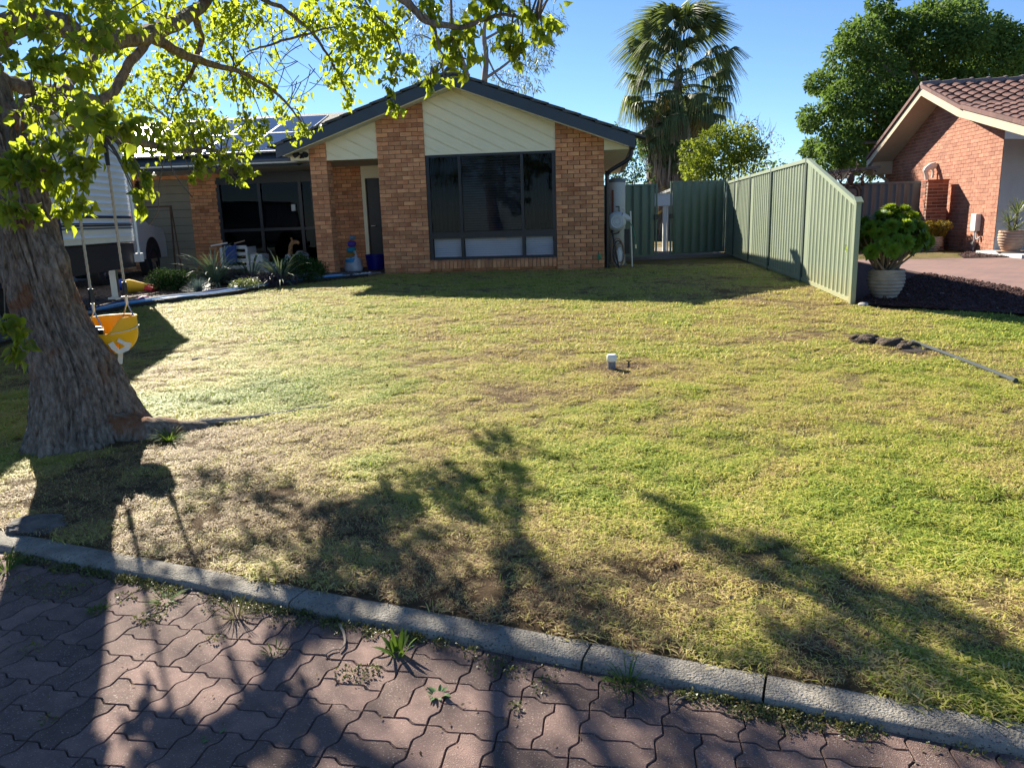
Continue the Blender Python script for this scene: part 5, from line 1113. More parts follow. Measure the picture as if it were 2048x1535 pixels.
MB().tube([(-.25,-.1,0),(-.28,.0,.9)], .02, 8).build('pole', m_dark, lh); MB().tube([(-.02,-.28,0.0),(-.22,.02,1.3)], .018, 8).build('pole', m_dark, lh); MB().tube([(.30,-.02,0),(.27,.05,1.15)], .016, 8).build('pole', mat('white_pvc', (.68,.64,.58)), lh)
MB().lathe([(.09,0),(.10,.02),(.10,.26),(.05,.32),(.03,.36)], (.02,-.02,.05), 16).build('jerry_can', mat('white_can', (.62,.62,.60), None, .5), lh, True)

# ================================================================ ON THE LAWN
ri = thing('pipe_riser', 'white-capped grey pipe riser standing in the lawn', 'pipe riser', (.854, 6.44, float(gz(.854, 6.44))))
MB().lathe([(.034,-.05),(.034,.06),(.030,.075)], (0, 0, 0), 18).build('pipe', mat('dark_pvc', (.16,.16,.17), None, .5), ri, True)
MB().lathe([(.040,0),(.043,.006),(.043,.048),(.036,.058),(.012,.060)], (0, 0, .066), 18).build('cap', mat('cap_white', (.72,.75,.73), None, .45), ri, True)
sk_ = thing('sprinkler_spike', 'small black sprinkler spike beside the white-capped riser', 'sprinkler', (1.002, 6.46, float(gz(1.002, 6.46))))
b = MB(); b.tube([(0,0,-.03),(0,0,.05)], [.012,.006], 6); b.tube([(-.02,0,.062),(0,0,.05),(.022,.0,.056)], .006, 6); b.tube([(0,0,0),(0,0,.012)], .016, 8); b.build('spike', m_dark, sk_)
m_gpvc = mat('pipe_grey', (.06,.07,.073), (.08,.09,.093), .85, 6, spec=.1)
pp = thing('drain_pipe', 'long grey plastic pipe lying on the lawn by the dug hole', 'pipe', (3.62, 6.6, .26))
ps = [(3.62+.01*t*0+.012*sin(t*3), 6.85-1.45*t, 0) for t in np.linspace(0, 1, 14)]
MB().tube([(x-3.62, y-6.6, float(gz(x, y))+.025-.26) for x, y, _ in ps], .015, 12).build('pipe_length', m_gpvc, pp, True)
MB().tube([(ps[-1][0]-3.62, ps[-1][1]-6.6+.07, float(gz(3.63, 5.4))+.025-.26), (ps[-1][0]-3.62, ps[-1][1]-6.6-.01, float(gz(3.63, 5.4))+.025-.26)], .019, 12).build('socket_end', m_gpvc, pp, True)
m_clod = mat('dark_clod', (.045,.030,.020), (.10,.07,.045), .95, 20, .9, 60)
dg = thing('dug_turf', 'heap of dark dug-up clods and a hole in the lawn beside the grey pipe', 'dug earth', (3.4, 6.85, .26)); b = MB(); rg = random.Random(9)
def clod(b, c, r, flat=.6, rg=rg, sub=2):
    bm = bmesh.new(); bmesh.ops.create_icosphere(bm, subdivisions=sub, radius=1)
    s = rg.uniform(0, 99)
    for v in bm.verts: v.co *= .7+.6*float(fbm(v.co.x*1.7+s, v.co.y*1.7+v.co.z*2.3+s, 3, 4 if sub < 4 else 6)); v.co.z *= flat
    a = rg.uniform(0, 6.28); R = Matrix.Rotation(a, 3, 'Z'); vs = [R@v.co*r+Vector(c) for v in bm.verts]; bm.verts.ensure_lookup_table()
    b.add(vs, [[v.index for v in f.verts] for f in bm.faces]); bm.free()
for k in range(26):
    t = rg.random(); x = -.15+.32*t+rg.uniform(-.10,.10); y = .30-.55*t+rg.uniform(-.07,.07); clod(b, (x, y, float(gz(3.4+x, 6.85+y))-.26+.008), rg.uniform(.030,.080), .75)
b.build('clods', m_clod, dg, True)
hl = MB(); clod(hl, (.10, -.28, float(gz(3.5, 6.57))-.26+.004), .11, .10); clod(hl, (-.15, .22, float(gz(3.25, 7.07))-.26+.006), .09, .12); clod(hl, (.20, -.16, float(gz(3.6, 6.7))-.26+.004), .13, .08); hl.build('bare_soil', mat('black_soil', (.022,.016,.012), (.045,.03,.022), .95, 30, .8, 80), dg, True)
rk = thing('weathered_rock', 'dark weathered lump of rock behind the kerb near the tree', 'rock', (-2.46, 3.72, .03)); b = MB(); clod(b, (0, 0, .0), .13, .40, sub=5); clod(b, (.09, -.03, -.01), .08, .4, sub=4); clod(b, (-.08, .03, -.01), .07, .4, sub=4); b.build('rock_body', mat('rock_dark', (.06,.055,.052), (.16,.145,.13), .9, 9, .9, 40), rk, True)
for k, (x, y, r, lab) in enumerate(((-.453, 3.935, .016, 'small pale stone on the shaded grass between tree and kerb'), (4.16, 9.02, .06, 'flat stone at the foot of the raked fence end'))):
    s_ = MB(); clod(s_, (0, 0, 0), r, .55); o = s_.build('stone', mat('pale_stone', (.34,.32,.29), (.45,.43,.39), .9, 12), None, True); o.location = (x, y, float(gz(x, y))+r*.3); tag(o, lab, 'stone')
def stick(pts, r, lab, mt_):
    P0 = np.array([*pts[0], 0]); S = spline([(x, y) for x, y in pts], 4); b = MB(); b.tube([(x-P0[0], y-P0[1], (float(gz(x, y)) if (np.array([x, y])-K0)@kn > KW else .003)+r) for x, y in S], np.linspace(r, r*.6, len(S)), 6)
    o = b.build('stick', mt_, None, True); o.location = (P0[0], P0[1], 0); tag(o, lab, 'stick')
m_stk = mat('dry_stick', (.20,.165,.13), (.32,.27,.22), .9, 14)
def rp2(x, y): r = ray(x, y); p = O_ + r*(0-EYE)/r[2]; return (p[0], p[1])
stick([gnd(385,722)[:2], gnd(400,719)[:2], gnd(425,722)[:2]], .016, 'pale broken stick on the grass in front of the caravan shadow', mat('pale_stick', (.42,.36,.29), None, .9))
stick([rp2(679,1252), rp2(688,1270), rp2(690,1290), rp2(680,1303)], .006, 'curved grey twig lying on the pavers below the kerb', m_stk)
stick([rp2(650,1312), rp2(664,1303), rp2(678,1300)], .004, 'short thin twig on the pavers', m_stk)
stick([rp2(1395,1392), rp2(1360,1400), rp2(1345,1414)], .004, 'forked dry twig on the pavers by the kerb joint', m_stk)

# ================================================================ POTS AND THEIR PLANTS
def spike_leaves(name, parent, base, n, L_, w_, mt_, rng, up_=.9, arch=1.0, seg=6, zs=0):
    V = []; Fc = []
    for k in range(n):
        az = rng.uniform(0, 2*pi); el = rng.uniform(.25, 1.35)*up_; Lk = L_*rng.uniform(.65, 1.1); d = np.array([cos(az), sin(az), 0]); s = np.array([-sin(az), cos(az), 0]); p = np.array(base)+d*.02+np.array([0,0,zs]); b0 = len(V); a = el
        for j in range(seg+1):
            t = j/seg; ww = w_*(.55+.9*t)*(1-t)**.6 if t > 0 else w_*.5; V += [p+s*ww, p+d*0+np.array([0,0,-.15*ww]), p-s*ww]
            st = Lk/seg; p = p + d*cos(a)*st + np.array([0, 0, sin(a)*st]); a -= arch*(1.3/seg)*(.4+t)
        for j in range(seg):
            for q in range(2): Fc.append((b0+3*j+q, b0+3*j+q+1, b0+3*j+q+4, b0+3*j+q+3))
    return tag(mkobj(name, npmesh(name, np.array(V), Fc, mt_, True), parent), kind='stuff')
r6 = np.random.default_rng(66)
ap = thing('potted_plant', 'bushy green rosette succulent in a ribbed pot beside the raked fence end', 'potted plant', (4.60, 9.42, float(gz(4.6, 9.42))+.02))
ribbed_pot(ap, .195, .35, m_pot, 8)
st = MB(); hd = []
for k in range(64):
    a = 2*pi*k*.618; R = .42*sqrt((k+.5)/64); z = .68+.28*(1-(R/.42)**2)+r6.uniform(-.13,.08)
    hd.append((R*cos(a), R*sin(a), z))
hd += [(.14, -.02, 1.04), (.02, .06, 1.06), (.27,.02,.96)]
for k, h_ in enumerate(hd):
    p0 = np.array([r6.uniform(-.10,.10), r6.uniform(-.10,.10), .30]); h_ = np.array(h_)
    if k % 2 == 0: st.tube([tuple(p) for p in spline([p0, p0*.6+h_*.4+np.array([0,0,-.03]), h_-np.array([0,0,.02])], 4)], np.linspace(.020, .009, 9), 6)
st.build('stems', mat('succulent_stem', (.15,.11,.075), (.22,.17,.12), .8, 10), ap, True)
Pn, Dn, Nn, Sn = [], [], [], []
for h_ in hd:
    n = 56; i = np.arange(n); az = i*2.4; el = .05+1.35*(i/n); d = np.c_[np.cos(az)*np.cos(el), np.sin(az)*np.cos(el), np.sin(el)]; nn_ = np.c_[-np.cos(az)*np.sin(el), -np.sin(az)*np.sin(el), np.cos(el)]
    axv = Vector((h_[0]*2.0, h_[1]*2.0, (h_[2]-.62)*1.6+.12)).normalized(); Rm = np.array(Vector((0, 0, 1)).rotation_difference(axv).to_matrix()); d = d@Rm.T; nn_ = nn_@Rm.T
    Pn.append(np.array(h_)+d*.012); Dn.append(d); Nn.append(nn_); Sn.append(r6.uniform(.095, .12, n)*(1-.4*i/n))
m_ae = leafmat('succulent_leaf', [(.055,.13,.015),(.08,.18,.02),(.12,.22,.025),(.065,.145,.016)], (.45,.55,.04), .36, .5, .2)
tag(mkobj('rosettes', leafmesh('rosettes', np.concatenate(Pn), np.concatenate(Dn), np.concatenate(Nn), np.concatenate(Sn), m_ae, OVAL, OVALF), ap), kind='stuff')
p2 = thing('potted_bush', 'round orange-green bush in a ribbed pot by the red brick pier', 'potted plant', nwd(-.62, 1.62, .005))
ribbed_pot(p2, .20, .34, m_pot, 7)
foliage('foliage', [(r6.uniform(-.22,.22), r6.uniform(-.2,.2), .50+r6.uniform(-.1,.14), .14) for _ in range(16)], 6500, .042, leafmat('amber_leaf', [(.10,.11,.012),(.17,.13,.015),(.24,.15,.02),(.09,.12,.015)], (.5,.36,.04), .3), p2, (0,0,0), rng=r6)
rr3 = ray(2034, 506); q3 = O_ + rr3*(.485-EYE)/rr3[2]
p3 = thing('potted_yucca', 'spiky pale yucca in a big ribbed pot on the porch slab', 'potted plant', (q3[0]+.03, q3[1]+.25, .487))
ribbed_pot(p3, .235, .44, mat('terracotta_pot', (.34,.22,.15), (.45,.31,.22), .85, 6, .3, 40), 8); MB().lathe([(.20,0),(.26,.012),(.27,.03),(.25,.028)], (0,0,0), 24).build('saucer', MATS['terracotta_pot'], p3, True)
m_yuc = leafmat('yucca_leaf', [(.10,.15,.06),(.18,.22,.10),(.28,.30,.17)], (.3,.36,.12), .2)
for bx2, h2 in (((0,0,.42),.0), ((.06,.03,.42),.35), ((-.04,.05,.42),.18)):
    if h2: MB().tube([bx2, (bx2[0]*1.4, bx2[1]*1.4, .42+h2)], .022, 8).build('stem', MATS['succulent_stem'], p3, True)
    spike_leaves('leaves', p3, (bx2[0]*1.3, bx2[1]*1.3, .42+h2), 46, .42, .014, m_yuc, r6, .95, .8)

# ================================================================ THE SHADED GARDEN BED
def bedpt(x, y): p = gnd(x, y); return (p[0], p[1], p[2]+.02)
m_vs = leafmat('variegated_strap', [(.13,.18,.10),(.22,.27,.18),(.10,.15,.08),(.33,.36,.27)], (.2,.25,.1), .1, .7, .1); m_gr2 = leafmat('strap_leaf', [(.06,.11,.045),(.09,.15,.06),(.14,.19,.09)], (.2,.3,.08), .2)
for x, y, n, L_, mt_, lab in ((432,573,170,.95,m_vs,'large arching variegated strap-leaf clump in the garden bed'),(562,571,110,.82,m_vs,'smaller variegated strap-leaf clump beside the porch pillar shrub'),(505,568,70,.78,m_gr2,'dark upright strap-leaf clump between the two variegated ones')):
    c = bedpt(x, y); s = thing('strap_plant', lab, 'plant', c); spike_leaves('leaves', s, (0,0,0), n, L_, .017, mt_, r6, 1.0, 1.15)
c = bedpt(398, 588); s = thing('blue_fescue', 'round blue-grey tuft of fine grass at the bed edge', 'plant', c); spike_leaves('leaves', s, (0,0,0), 420, .30, .004, leafmat('fescue_blade', [(.07,.12,.13),(.11,.17,.18),(.16,.22,.22)], (.2,.26,.2), .15), r6, 1.1, .6, 4)
m_dk = leafmat('dark_hedge_leaf', [(.015,.04,.012),(.028,.065,.018),(.04,.08,.024)], (.08,.14,.03), .12, .8, .05)
def bed_shrub(px, py, R, h_, lab, mt_=m_dk, n=18, per=5200, size=.032):
    c = np.array(bedpt(px, py)); shrub('garden_shrub', lab, c, [(*(c+np.array([r6.uniform(-R,R), r6.uniform(-R*.7,R*.7), h_*r6.uniform(.35,.85)])), r6.uniform(.13,.19)) for _ in range(n)], per, size, mt_, 'shrub', 8, r0=.010, rng=r6)
bed_shrub(340, 584, .30, .36, 'low dark green shrub near the caravan end of the bed'); bed_shrub(604, 566, .36, .50, 'rounded dark green shrub at the foot of the porch pillar', n=24)
m_pu = leafmat('purple_leaf', [(.04,.025,.045),(.07,.045,.07),(.05,.05,.05)], (.1,.06,.1), .15)
for x, y, lab in ((520,574,'purple groundcover at the middle of the garden bed'),(470,570,'purple groundcover below the large strap-leaf clump'),(560,573,'purple groundcover in front of the smaller strap-leaf clump')): bed_shrub(x, y, .28, .14, lab, m_pu, 10, 4200, .028)
bed_shrub(492, 582, .14, .10, 'small yellow-green succulent mound at the bed edge', leafmat('lime_leaf', [(.14,.18,.06),(.2,.24,.08)], (.3,.34,.08), .2), 8, 5000, .026)
# edging, pebbles, path and hoses
edge = [(-6.02,11.2),(-5.62,12.12),(-4.73,12.9),(-3.9,14.5),(-2.85,15.78)]
ES = spline(edge, 12); eb_ = MB(); n = len(ES)
vs = [(x, y, float(gz(x, y))+z) for z in (-.05, .07) for x, y in ES]; eb_.add(vs, [(i, i+1, n+i+1, n+i) for i in range(n-1)]); o = eb_.build('bed_edging', mat('black_edging', (.015,.015,.016), None, .6)); mdf = o.modifiers.new('thick', 'SOLIDIFY'); mdf.thickness = .012; tag(o, 'black plastic edging strip between lawn and garden bed', 'edging')
pb = MB(); base_i = [(1,0,0),(-1,0,0),(0,1,0),(0,-1,0),(0,0,1),(0,0,-1)]; FI = [(0,2,4),(2,1,4),(1,3,4),(3,0,4),(2,0,5),(1,2,5),(3,1,5),(0,3,5)]
def pebble(x, y, z, r):
    a = random.uniform(0, 6.28); q = [random.uniform(.7, 1.3)*r for _ in range(3)]
    pb.add([(x+(p[0]*q[0]*cos(a)-p[1]*q[1]*sin(a)), y+(p[0]*q[0]*sin(a)+p[1]*q[1]*cos(a)), z+p[2]*q[2]*.6) for p in base_i], FI)
for k in range(1100):
    i = random.randrange(len(ES)-1); t = random.random(); p = ES[i]*(1-t)+ES[i+1]*t; tn = ES[i+1]-ES[i]; nv = np.array([-tn[1], tn[0]])/np.linalg.norm(tn); p = p+nv*random.uniform(.03, .40); pebble(p[0], p[1], float(gz(*p))+.03, random.uniform(.012, .03))
PATH = [hw(x, y, 0) for x, y in ((-6.2, -.05), (-4.72, -.03), (-4.95, -1.05), (-6.1, -1.25), (-6.9, -1.1))]
pth = MB().slab([(p[0], p[1]) for p in PATH], .30, .452).build('front_path', m_conc); tag(pth, kind='structure')
for k in range(900):
    u, v = random.uniform(-6.7, -4.85), random.uniform(-1.1, -.22)
    if v < -.95 and u > -5.1: continue
    p = hw(u, v, 0); pebble(p[0], p[1], .462, random.uniform(.012, .028))
o = pb.build('white_pebbles', mat('white_pebble', (.46,.48,.50), (.58,.60,.62), .7, 20)); tag(o, 'white pebbles strewn along the bed edge and path', 'pebbles', kind='stuff')
for k, v in enumerate((-.34, -.62, -.90)):
    o = MB().cbox(-.60+.1*k, .58, -.07, .07, 0, .03, .006).build('path_sleeper', mat('sleeper_wood', (.03,.035,.04), (.06,.065,.07), .9, 20)); o.location = tuple(hw(-5.5-.06*k, v, .052)); o.rotation_euler = (0, 0, HYAW); tag(o, ('dark sleeper set in the pebble path nearest the porch', 'dark sleeper in the middle of the pebble path', 'dark sleeper at the lawn end of the pebble path')[k], 'sleeper')
m_hose = mat('blue_hose', (.03,.20,.48), (.05,.28,.56), .4)
for k, lab in enumerate(('blue garden hose lying closest to the lawn edging', 'pale blue garden hose winding along the bed edge', 'dark blue garden hose nearest the garden plants')):
    rg = random.Random(40+k); pts = []
    for i in range(2, len(ES)-2, 3):
        tn = ES[i+1]-ES[i]; nv = np.array([-tn[1], tn[0]])/np.linalg.norm(tn); p = ES[i]+nv*(.08+.10*k+rg.uniform(-.05,.05)); pts.append((p[0], p[1], float(gz(*p))+.055+.012*k+.02*rg.random()))
    pts.append((pts[0][0]+.4, pts[0][1]+.6, pts[0][2]+.02)) if False else None
    S = spline(pts, 6); o = MB().tube([tuple(p-S[0]) for p in S], .017, 8).build('garden_hose', (m_hose, mat('pale_hose', (.30,.45,.60), None, .5), mat('navy_hose', (.02,.06,.20), None, .5))[k], None, True); o.location = tuple(S[0]); tag(o, lab, 'hose', 'hoses along the garden bed')

# ================================================================ TOYS AND BAGS
def world_thing(name, lab, cat, px, py, Yd): return thing(name, lab, cat, at(px, py, Yd), HYAW)
vz = .4
ty = thing('toy_doll', 'yellow, red and blue stuffed toy lying by the caravan', 'toy', bedpt(265, 588), .2)
b = MB(); b.tube(spline([(-.10,0,.11),(0,0,.12),(.16,0,.10),(.26,.02,.08)], 4), [.10,.12,.13,.13,.12,.11,.10,.09,.085,.08,.075,.07,.065], 12); b.build('body', mat('toy_yellow', (.62,.36,.02), None, .8), ty, True)
b = MB(); b.tube(spline([(.26,.02,.08),(.40,.06,.07),(.47,.05,.12)], 4), [.07,.07,.065,.06,.055,.05,.045,.04,.035], 10); b.tube([(.25,-.03,.07),(.38,-.10,.05)], [.06,.04], 10); b.build('legs', mat('toy_red', (.45,.03,.04), None, .8), ty, True)
b = MB(); clod(b, (-.16, 0, .16), .11, .9, random.Random(2)); b.build('head', mat('toy_blue', (.02,.06,.35), None, .7), ty, True)
pk = bedpt(290, 606); b = MB(); clod(b, (0,0,.05), .09, .6, random.Random(3)); clod(b, (.10,.02,.04), .06, .6, random.Random(6)); o = b.build('pink_toy', mat('toy_pink', (.40,.04,.22), None, .6), None, True); o.location = pk; tag(o, 'crumpled pink toy lying on the blue hoses', 'toy')
fx = hw(-8.85, 1.15, 0)
ps_ = thing('play_table', 'pale plastic play bench with slats and a blue towel on the verandah', 'play bench', fx, HYAW)
m_pl = mat('pale_plastic', (.42,.44,.44), (.47,.49,.48), .55)
for x in (0, .62): MB().prism([(x, 0), (x+.06, 0), (x+.06, .62), (x, .62)], -.05, .40).build('side_panel', m_pl, ps_)
for k in range(4): MB().cbox(.07, .61, -.03+.02*k, .02+.02*k, .12+.15*k, .20+.15*k, .01).build('slat', m_pl, ps_)
MB().cbox(.68, 1.0, .0, .4, 0, .45, .06).build('curved_end', m_pl, ps_)
b = MB(); n = 9
b.add([(.15+.035*i, -.06+.02*sin(i*1.3)-.01*j, .66-.10*j+.02*cos(i*.9)) for j in range(5) for i in range(n)], [(j*n+i, j*n+i+1, (j+1)*n+i+1, (j+1)*n+i) for j in range(4) for i in range(n-1)]); b.build('towel', mat('blue_towel', (.03,.06,.20), None, .95), ps_, True)
MB().tube([(-.22,-.02,.66),(.18,.0,.72)], .018, 8).build('white_rod', mat('white_pvc', (.68,.64,.58)), ps_); MB().tube([(.35,0,.70),(.60,.02,.76)], .014, 8).build('tan_rod', mat('tan_rod', (.35,.27,.18), None, .7), ps_)
o = MB().cbox(-.35,.35,-.14,.14,0,.26,.02).build('planter_box', mat('grey_planter', (.30,.32,.30), None, .7)); o.location = tuple(hw(-7.72, 1.0, 0)); o.rotation_euler = (0,0,HYAW); tag(o, 'plain grey trough planter between play bench and toy bag', 'planter')
o = MB().lathe([(.09,0),(.16,.06),(.19,.15),(.17,.15),(.12,.05)], (0,0,0), 20).build('clay_bowl', mat('clay', (.26,.15,.09), None, .85), None, True); o.location = tuple(hw(-8.55, .62, 0)); tag(o, 'brown clay bowl in front of the play bench', 'bowl')
def sack(name, lab, c, R, h_, mt_, seed):
    t_ = thing(name, lab, 'bag', c); b = MB(); n = 22; pr = [(.7,0),(1.0,.08),(1.08,.3),(1.0,.55),(.9,.8),(.85,1.0)]; rgl = np.random.default_rng(seed)
    b.add([(R*r*(1+.10*float(vnoise(k*.9, i*1.3, seed))-.05)*cos(2*pi*k/n), R*.8*r*(1+.12*float(vnoise(k*1.1, i*.7, seed+3)))*sin(2*pi*k/n), h_*z*(1+.10*float(vnoise(k*1.5, 2, seed))*(i > 3))) for i, (r, z) in enumerate(pr) for k in range(n)], [(i*n+k, i*n+(k+1) % n, (i+1)*n+(k+1) % n, (i+1)*n+k) for i in range(5) for k in range(n)]+[tuple(range(n))[::-1]]); b.build('sack', mt_, t_, True); return t_
m_bag = mat('clear_bag', (.36,.37,.40), (.46,.47,.50), .3, 8, .6, 12)
tb_ = sack('toy_bag', 'open clear plastic bag of toys with a toy giraffe in it', hw(-6.95, .95, 0), .30, .40, m_bag, 5)
b = MB(); b.tube(spline([(-.16,0,.30),(-.13,0,.50),(-.10,0,.64),(-.04,0,.72)], 4), np.linspace(.055, .04, 13), 10); b.tube([(-.06,0,.70),(.04,-.02,.70),(.10,-.03,.67)], [.05,.045,.03], 10)
for s in (-1, 1): b.tube([(-.07,.03*s,.73),(-.09,.05*s,.80)], [.014,.010], 6)
b.build('giraffe', mat('giraffe_plush', (.36,.20,.08), (.14,.07,.03), .9, 22, detail=1), tb_, True)
b = MB(); clod(b, (.08,.02,.42), .12, .8, random.Random(1)); clod(b, (.2,.05,.40), .08, .8, random.Random(8)); b.build('grey_toy', mat('toy_grey', (.16,.18,.20), None, .8), tb_, True); b = MB(); clod(b, (-.04,-.14,.36), .07, .8, random.Random(4)); b.build('lime_toy', mat('toy_lime', (.30,.36,.05), None, .7), tb_, True)
s2 = sack('tied_bag', 'tied clear bag with a blue toy inside on the porch', hw(-5.52, .62, .02), .19, .30, m_bag, 9); b = MB(); clod(b, (-.02,-.03,.26), .15, .5, random.Random(5)); b.build('blue_toy', mat('toy_cyan', (.02,.22,.42), None, .5), s2, True); b = MB(); b.tube([(0.05,0,.30),(.07,0,.38),(.04,0,.46)], [.05,.02,.03], 8); b.build('knot', m_bag, s2, True)
tb2 = thing('plastic_tub', 'royal blue plastic tub at the back of the porch', 'tub', hw(-5.22, 1.35, .02)); b = MB(); b.lathe([(.20,0),(.235,.32),(.25,.33),(.25,.345),(.22,.34),(.19,.02)], (0,0,0), 28); b.build('tub', mat('royal_blue', (.01,.012,.22), None, .4), tb2, True); MB().tube([(.24,0,.33),(.33,0,.25),(.24,0,.2)], .012, 8).build('handle', mat('royal_blue', (.01,.012,.22)), tb2, True)
sk3 = thing('toy_pile', 'pile of coloured toys leaning behind the porch pillar', 'toys', hw(-5.62, .95, .02))
for k, (z, r, cc) in enumerate(((.34,.12,(.40,.18,.03)),(.47,.11,(.03,.25,.30)),(.60,.10,(.10,.05,.30)),(.74,.08,(.22,.26,.30)),(.18,.16,(.3,.3,.32)))): b = MB(); clod(b, (.02*k-.05, 0, z), r, .75, random.Random(20+k)); b.build('toy_part', mat('toy_mix%d' % k, cc, None, .7), sk3, True)
# timber frame leaning in the garage bay
tf_ = thing('timber_frame', 'thin brown timber frame leaning at the beige garage door', 'frame', hw(-11.2, 2.3, 0), HYAW)
b = MB(); b.bar((-.30,.1,1.62),(.52,.1,1.62),.03,.04); b.bar((-.30,0,0),(-.30,.1,1.64),.03,.03); b.bar((.52,0,0),(.52,.1,1.64),.03,.03); b.bar((.80,-.2,0),(.54,.1,1.64),.03,.03); b.build('frame_bars', mat('brown_timber', (.10,.055,.03), (.14,.08,.05), .8, 8), tf_)
# ================================================================ GRASS, WEEDS, MULCH
rgG = np.random.default_rng(77)
def blade_mat(name, attr='dry'):
    M_ = bpy.data.materials.new(name); M_.use_nodes = True; nt = M_.node_tree; L = nt.links.new; P = nt.nodes['Principled BSDF']; P.inputs['Roughness'].default_value = .6; P.inputs['Specular IOR Level'].default_value = .25
    a = N(nt, 'ShaderNodeAttribute', attribute_name=attr, attribute_type='INSTANCER'); g = N(nt, 'ShaderNodeNewGeometry')
    s1 = N(nt, 'ShaderNodeMath', operation='MULTIPLY_ADD'); L(g.outputs['Random Per Island'], s1.inputs[0]); s1.inputs[1].default_value = .70; s2 = N(nt, 'ShaderNodeMath', operation='SUBTRACT'); L(a.outputs['Fac'], s2.inputs[0]); s2.inputs[1].default_value = .35; L(s2.outputs[0], s1.inputs[2])
    r = ramp(nt, [(.0, (.24,.34,.05)), (.28, (.46,.50,.08)), (.50, (.64,.60,.15)), (.72, (.70,.58,.27)), (1.0, (.33,.215,.12))]); L(s1.outputs[0], r.inputs[0]); L(r.outputs[0], P.inputs['Base Color'])
    T = N(nt, 'ShaderNodeBsdfTranslucent'); L(r.outputs[0], T.inputs[0]); ms = N(nt, 'ShaderNodeMixShader'); ms.inputs[0].default_value = .42; L(P.outputs[0], ms.inputs[1]); L(T.outputs[0], ms.inputs[2]); L(ms.outputs[0], nt.nodes['Material Output'].inputs[0])
    return M_
m_blade = blade_mat('grass_blade')
def tuft(seed, n, R, Lg, w_, lay=.5):
    rng = np.random.default_rng(seed); V = []; Fc = []
    for k in range(n):
        a = rng.uniform(0, 2*pi); r = R*sqrt(rng.uniform()); p = np.array([r*cos(a), r*sin(a), -.004]); az = rng.uniform(0, 2*pi); el = rng.uniform(.05, 1.15) if rng.uniform() > lay else rng.uniform(-.02, .35); L_ = Lg*rng.uniform(.45, 1.25)
        if el < .3: p[2] = rng.uniform(0, .012)
        d = np.array([cos(az), sin(az), 0]); s = np.array([-sin(az), cos(az), 0])*w_*rng.uniform(.6, 1.2); q = p + d*cos(el)*L_*.5+np.array([0,0,sin(el)*L_*.5]); e = q + d*cos(el-.5)*L_*.5+np.array([0,0,sin(el-.5)*L_*.45]); b0 = len(V)
        V += [p-s, p+s, q+s*.8, q-s*.8, e]; Fc += [(b0, b0+1, b0+2), (b0, b0+2, b0+3), (b0+3, b0+2, b0+4)]
    return npmesh('grass_tuft', np.array(V), Fc, m_blade)
tcol = bpy.data.collections.new('grass_tufts')
for k, (n, R, Lg, w_, ly) in enumerate(((50,.042,.027,.0016,.45),(46,.045,.030,.0017,.35),(54,.045,.024,.0016,.65),(78,.075,.033,.0028,.40),(68,.08,.036,.0030,.45))):
    o = bpy.data.objects.new('grass_tuft_%s' % 'abcde'[k], tuft(100+k, n, R, Lg, w_, ly)); tcol.objects.link(o)
# scatter points: finer near the street
pts = []
def scatter(d0, d1, u0, u1, sp, kinds):
    n = int((d1-d0)*(u1-u0)/(sp*sp)); u = rgG.uniform(u0, u1, n); d = rgG.uniform(d0, d1, n); x = K0[0]+kd[0]*u+kn[0]*d; y = K0[1]+kd[1]*u+kn[1]*d
    # keep what the street side of the yard can see
    t = y*cos(PITCH)+1.2*sin(PITCH); ok = (np.abs(x) < t*.72+.5) & (y > 1.2); x, y, d = x[ok], y[ok], d[ok]
    pts.append(np.c_[x, y, d, rgG.choice(kinds, len(x))])
scatter(KW+.03, 2.2, -7, 4.5, .0245, [0,1,2]); scatter(2.2, 4.5, -8, 7, .032, [0,1,2]); scatter(4.5, 8, -9, 10, .050, [3,4,0]); scatter(8, 14.5, -10, 12, .076, [3,4])
A = np.vstack(pts); x, y = A[:, 0], A[:, 1]
bad = np.zeros(len(A), bool)
for pg in (BED_L, DRIVE_L, MULCH_R, DRIVE_R, MULCH_N, [(p[0], p[1]) for p in PATH]): bad |= inside(pg, x, y)
lx = (x-HP[0])*hx[0]+(y-HP[1])*hx[1]; ly = (x-HP[0])*hy[0]+(y-HP[1])*hy[1]; bad |= (ly > -.02) & (lx < .02)
bad |= np.hypot(x+2.84, y-5.2) < .36; bad |= np.hypot(x-.854, y-6.44) < .04
bad |= (np.hypot((x-3.5)/.16, (y-6.6)/.14) < 1) | (np.hypot((x-3.25)/.10, (y-7.05)/.10) < 1)
dr = dryness(x, y); thin = rgG.uniform(0, 1, len(A)) < np.clip((dr-.66)*1.4, 0, .45); bad |= thin
hf = fbm(x*17, y*17, 51, 3)+.16*(fbm(x*4, y*4, 53, 2)-.5); bad |= hf < .37+.06*rgG.normal(size=len(A))
A = A[~bad]; x, y, dr = x[~bad], y[~bad], dr[~bad]; z = gz(x, y) + (fbm(x*3, y*3, 5)-.5)*.03*(A[:, 2] < 9)
print('grass tufts', len(A))
me = bpy.data.meshes.new('lawn_grass'); me.vertices.add(len(A)); me.vertices.foreach_set('co', np.c_[x, y, z].astype(np.float32).ravel())
me.attributes.new('dry', 'FLOAT', 'POINT').data.foreach_set('value', np.clip(dr+rgG.normal(0, .10, len(dr)), 0, 1).astype(np.float32))
me.attributes.new('spin', 'FLOAT', 'POINT').data.foreach_set('value', rgG.uniform(0, 6.283, len(dr)).astype(np.float32))
edge_lush = np.exp(-((A[:, 2]-KW)/.10)**2)*.35
me.attributes.new('size', 'FLOAT', 'POINT').data.foreach_set('value', (rgG.uniform(.6, 1.3, len(dr))*(1.25-.45*dr)*(.55+.9*np.clip((hf[~bad]-.35)/.3, 0, 1))+edge_lush).astype(np.float32))
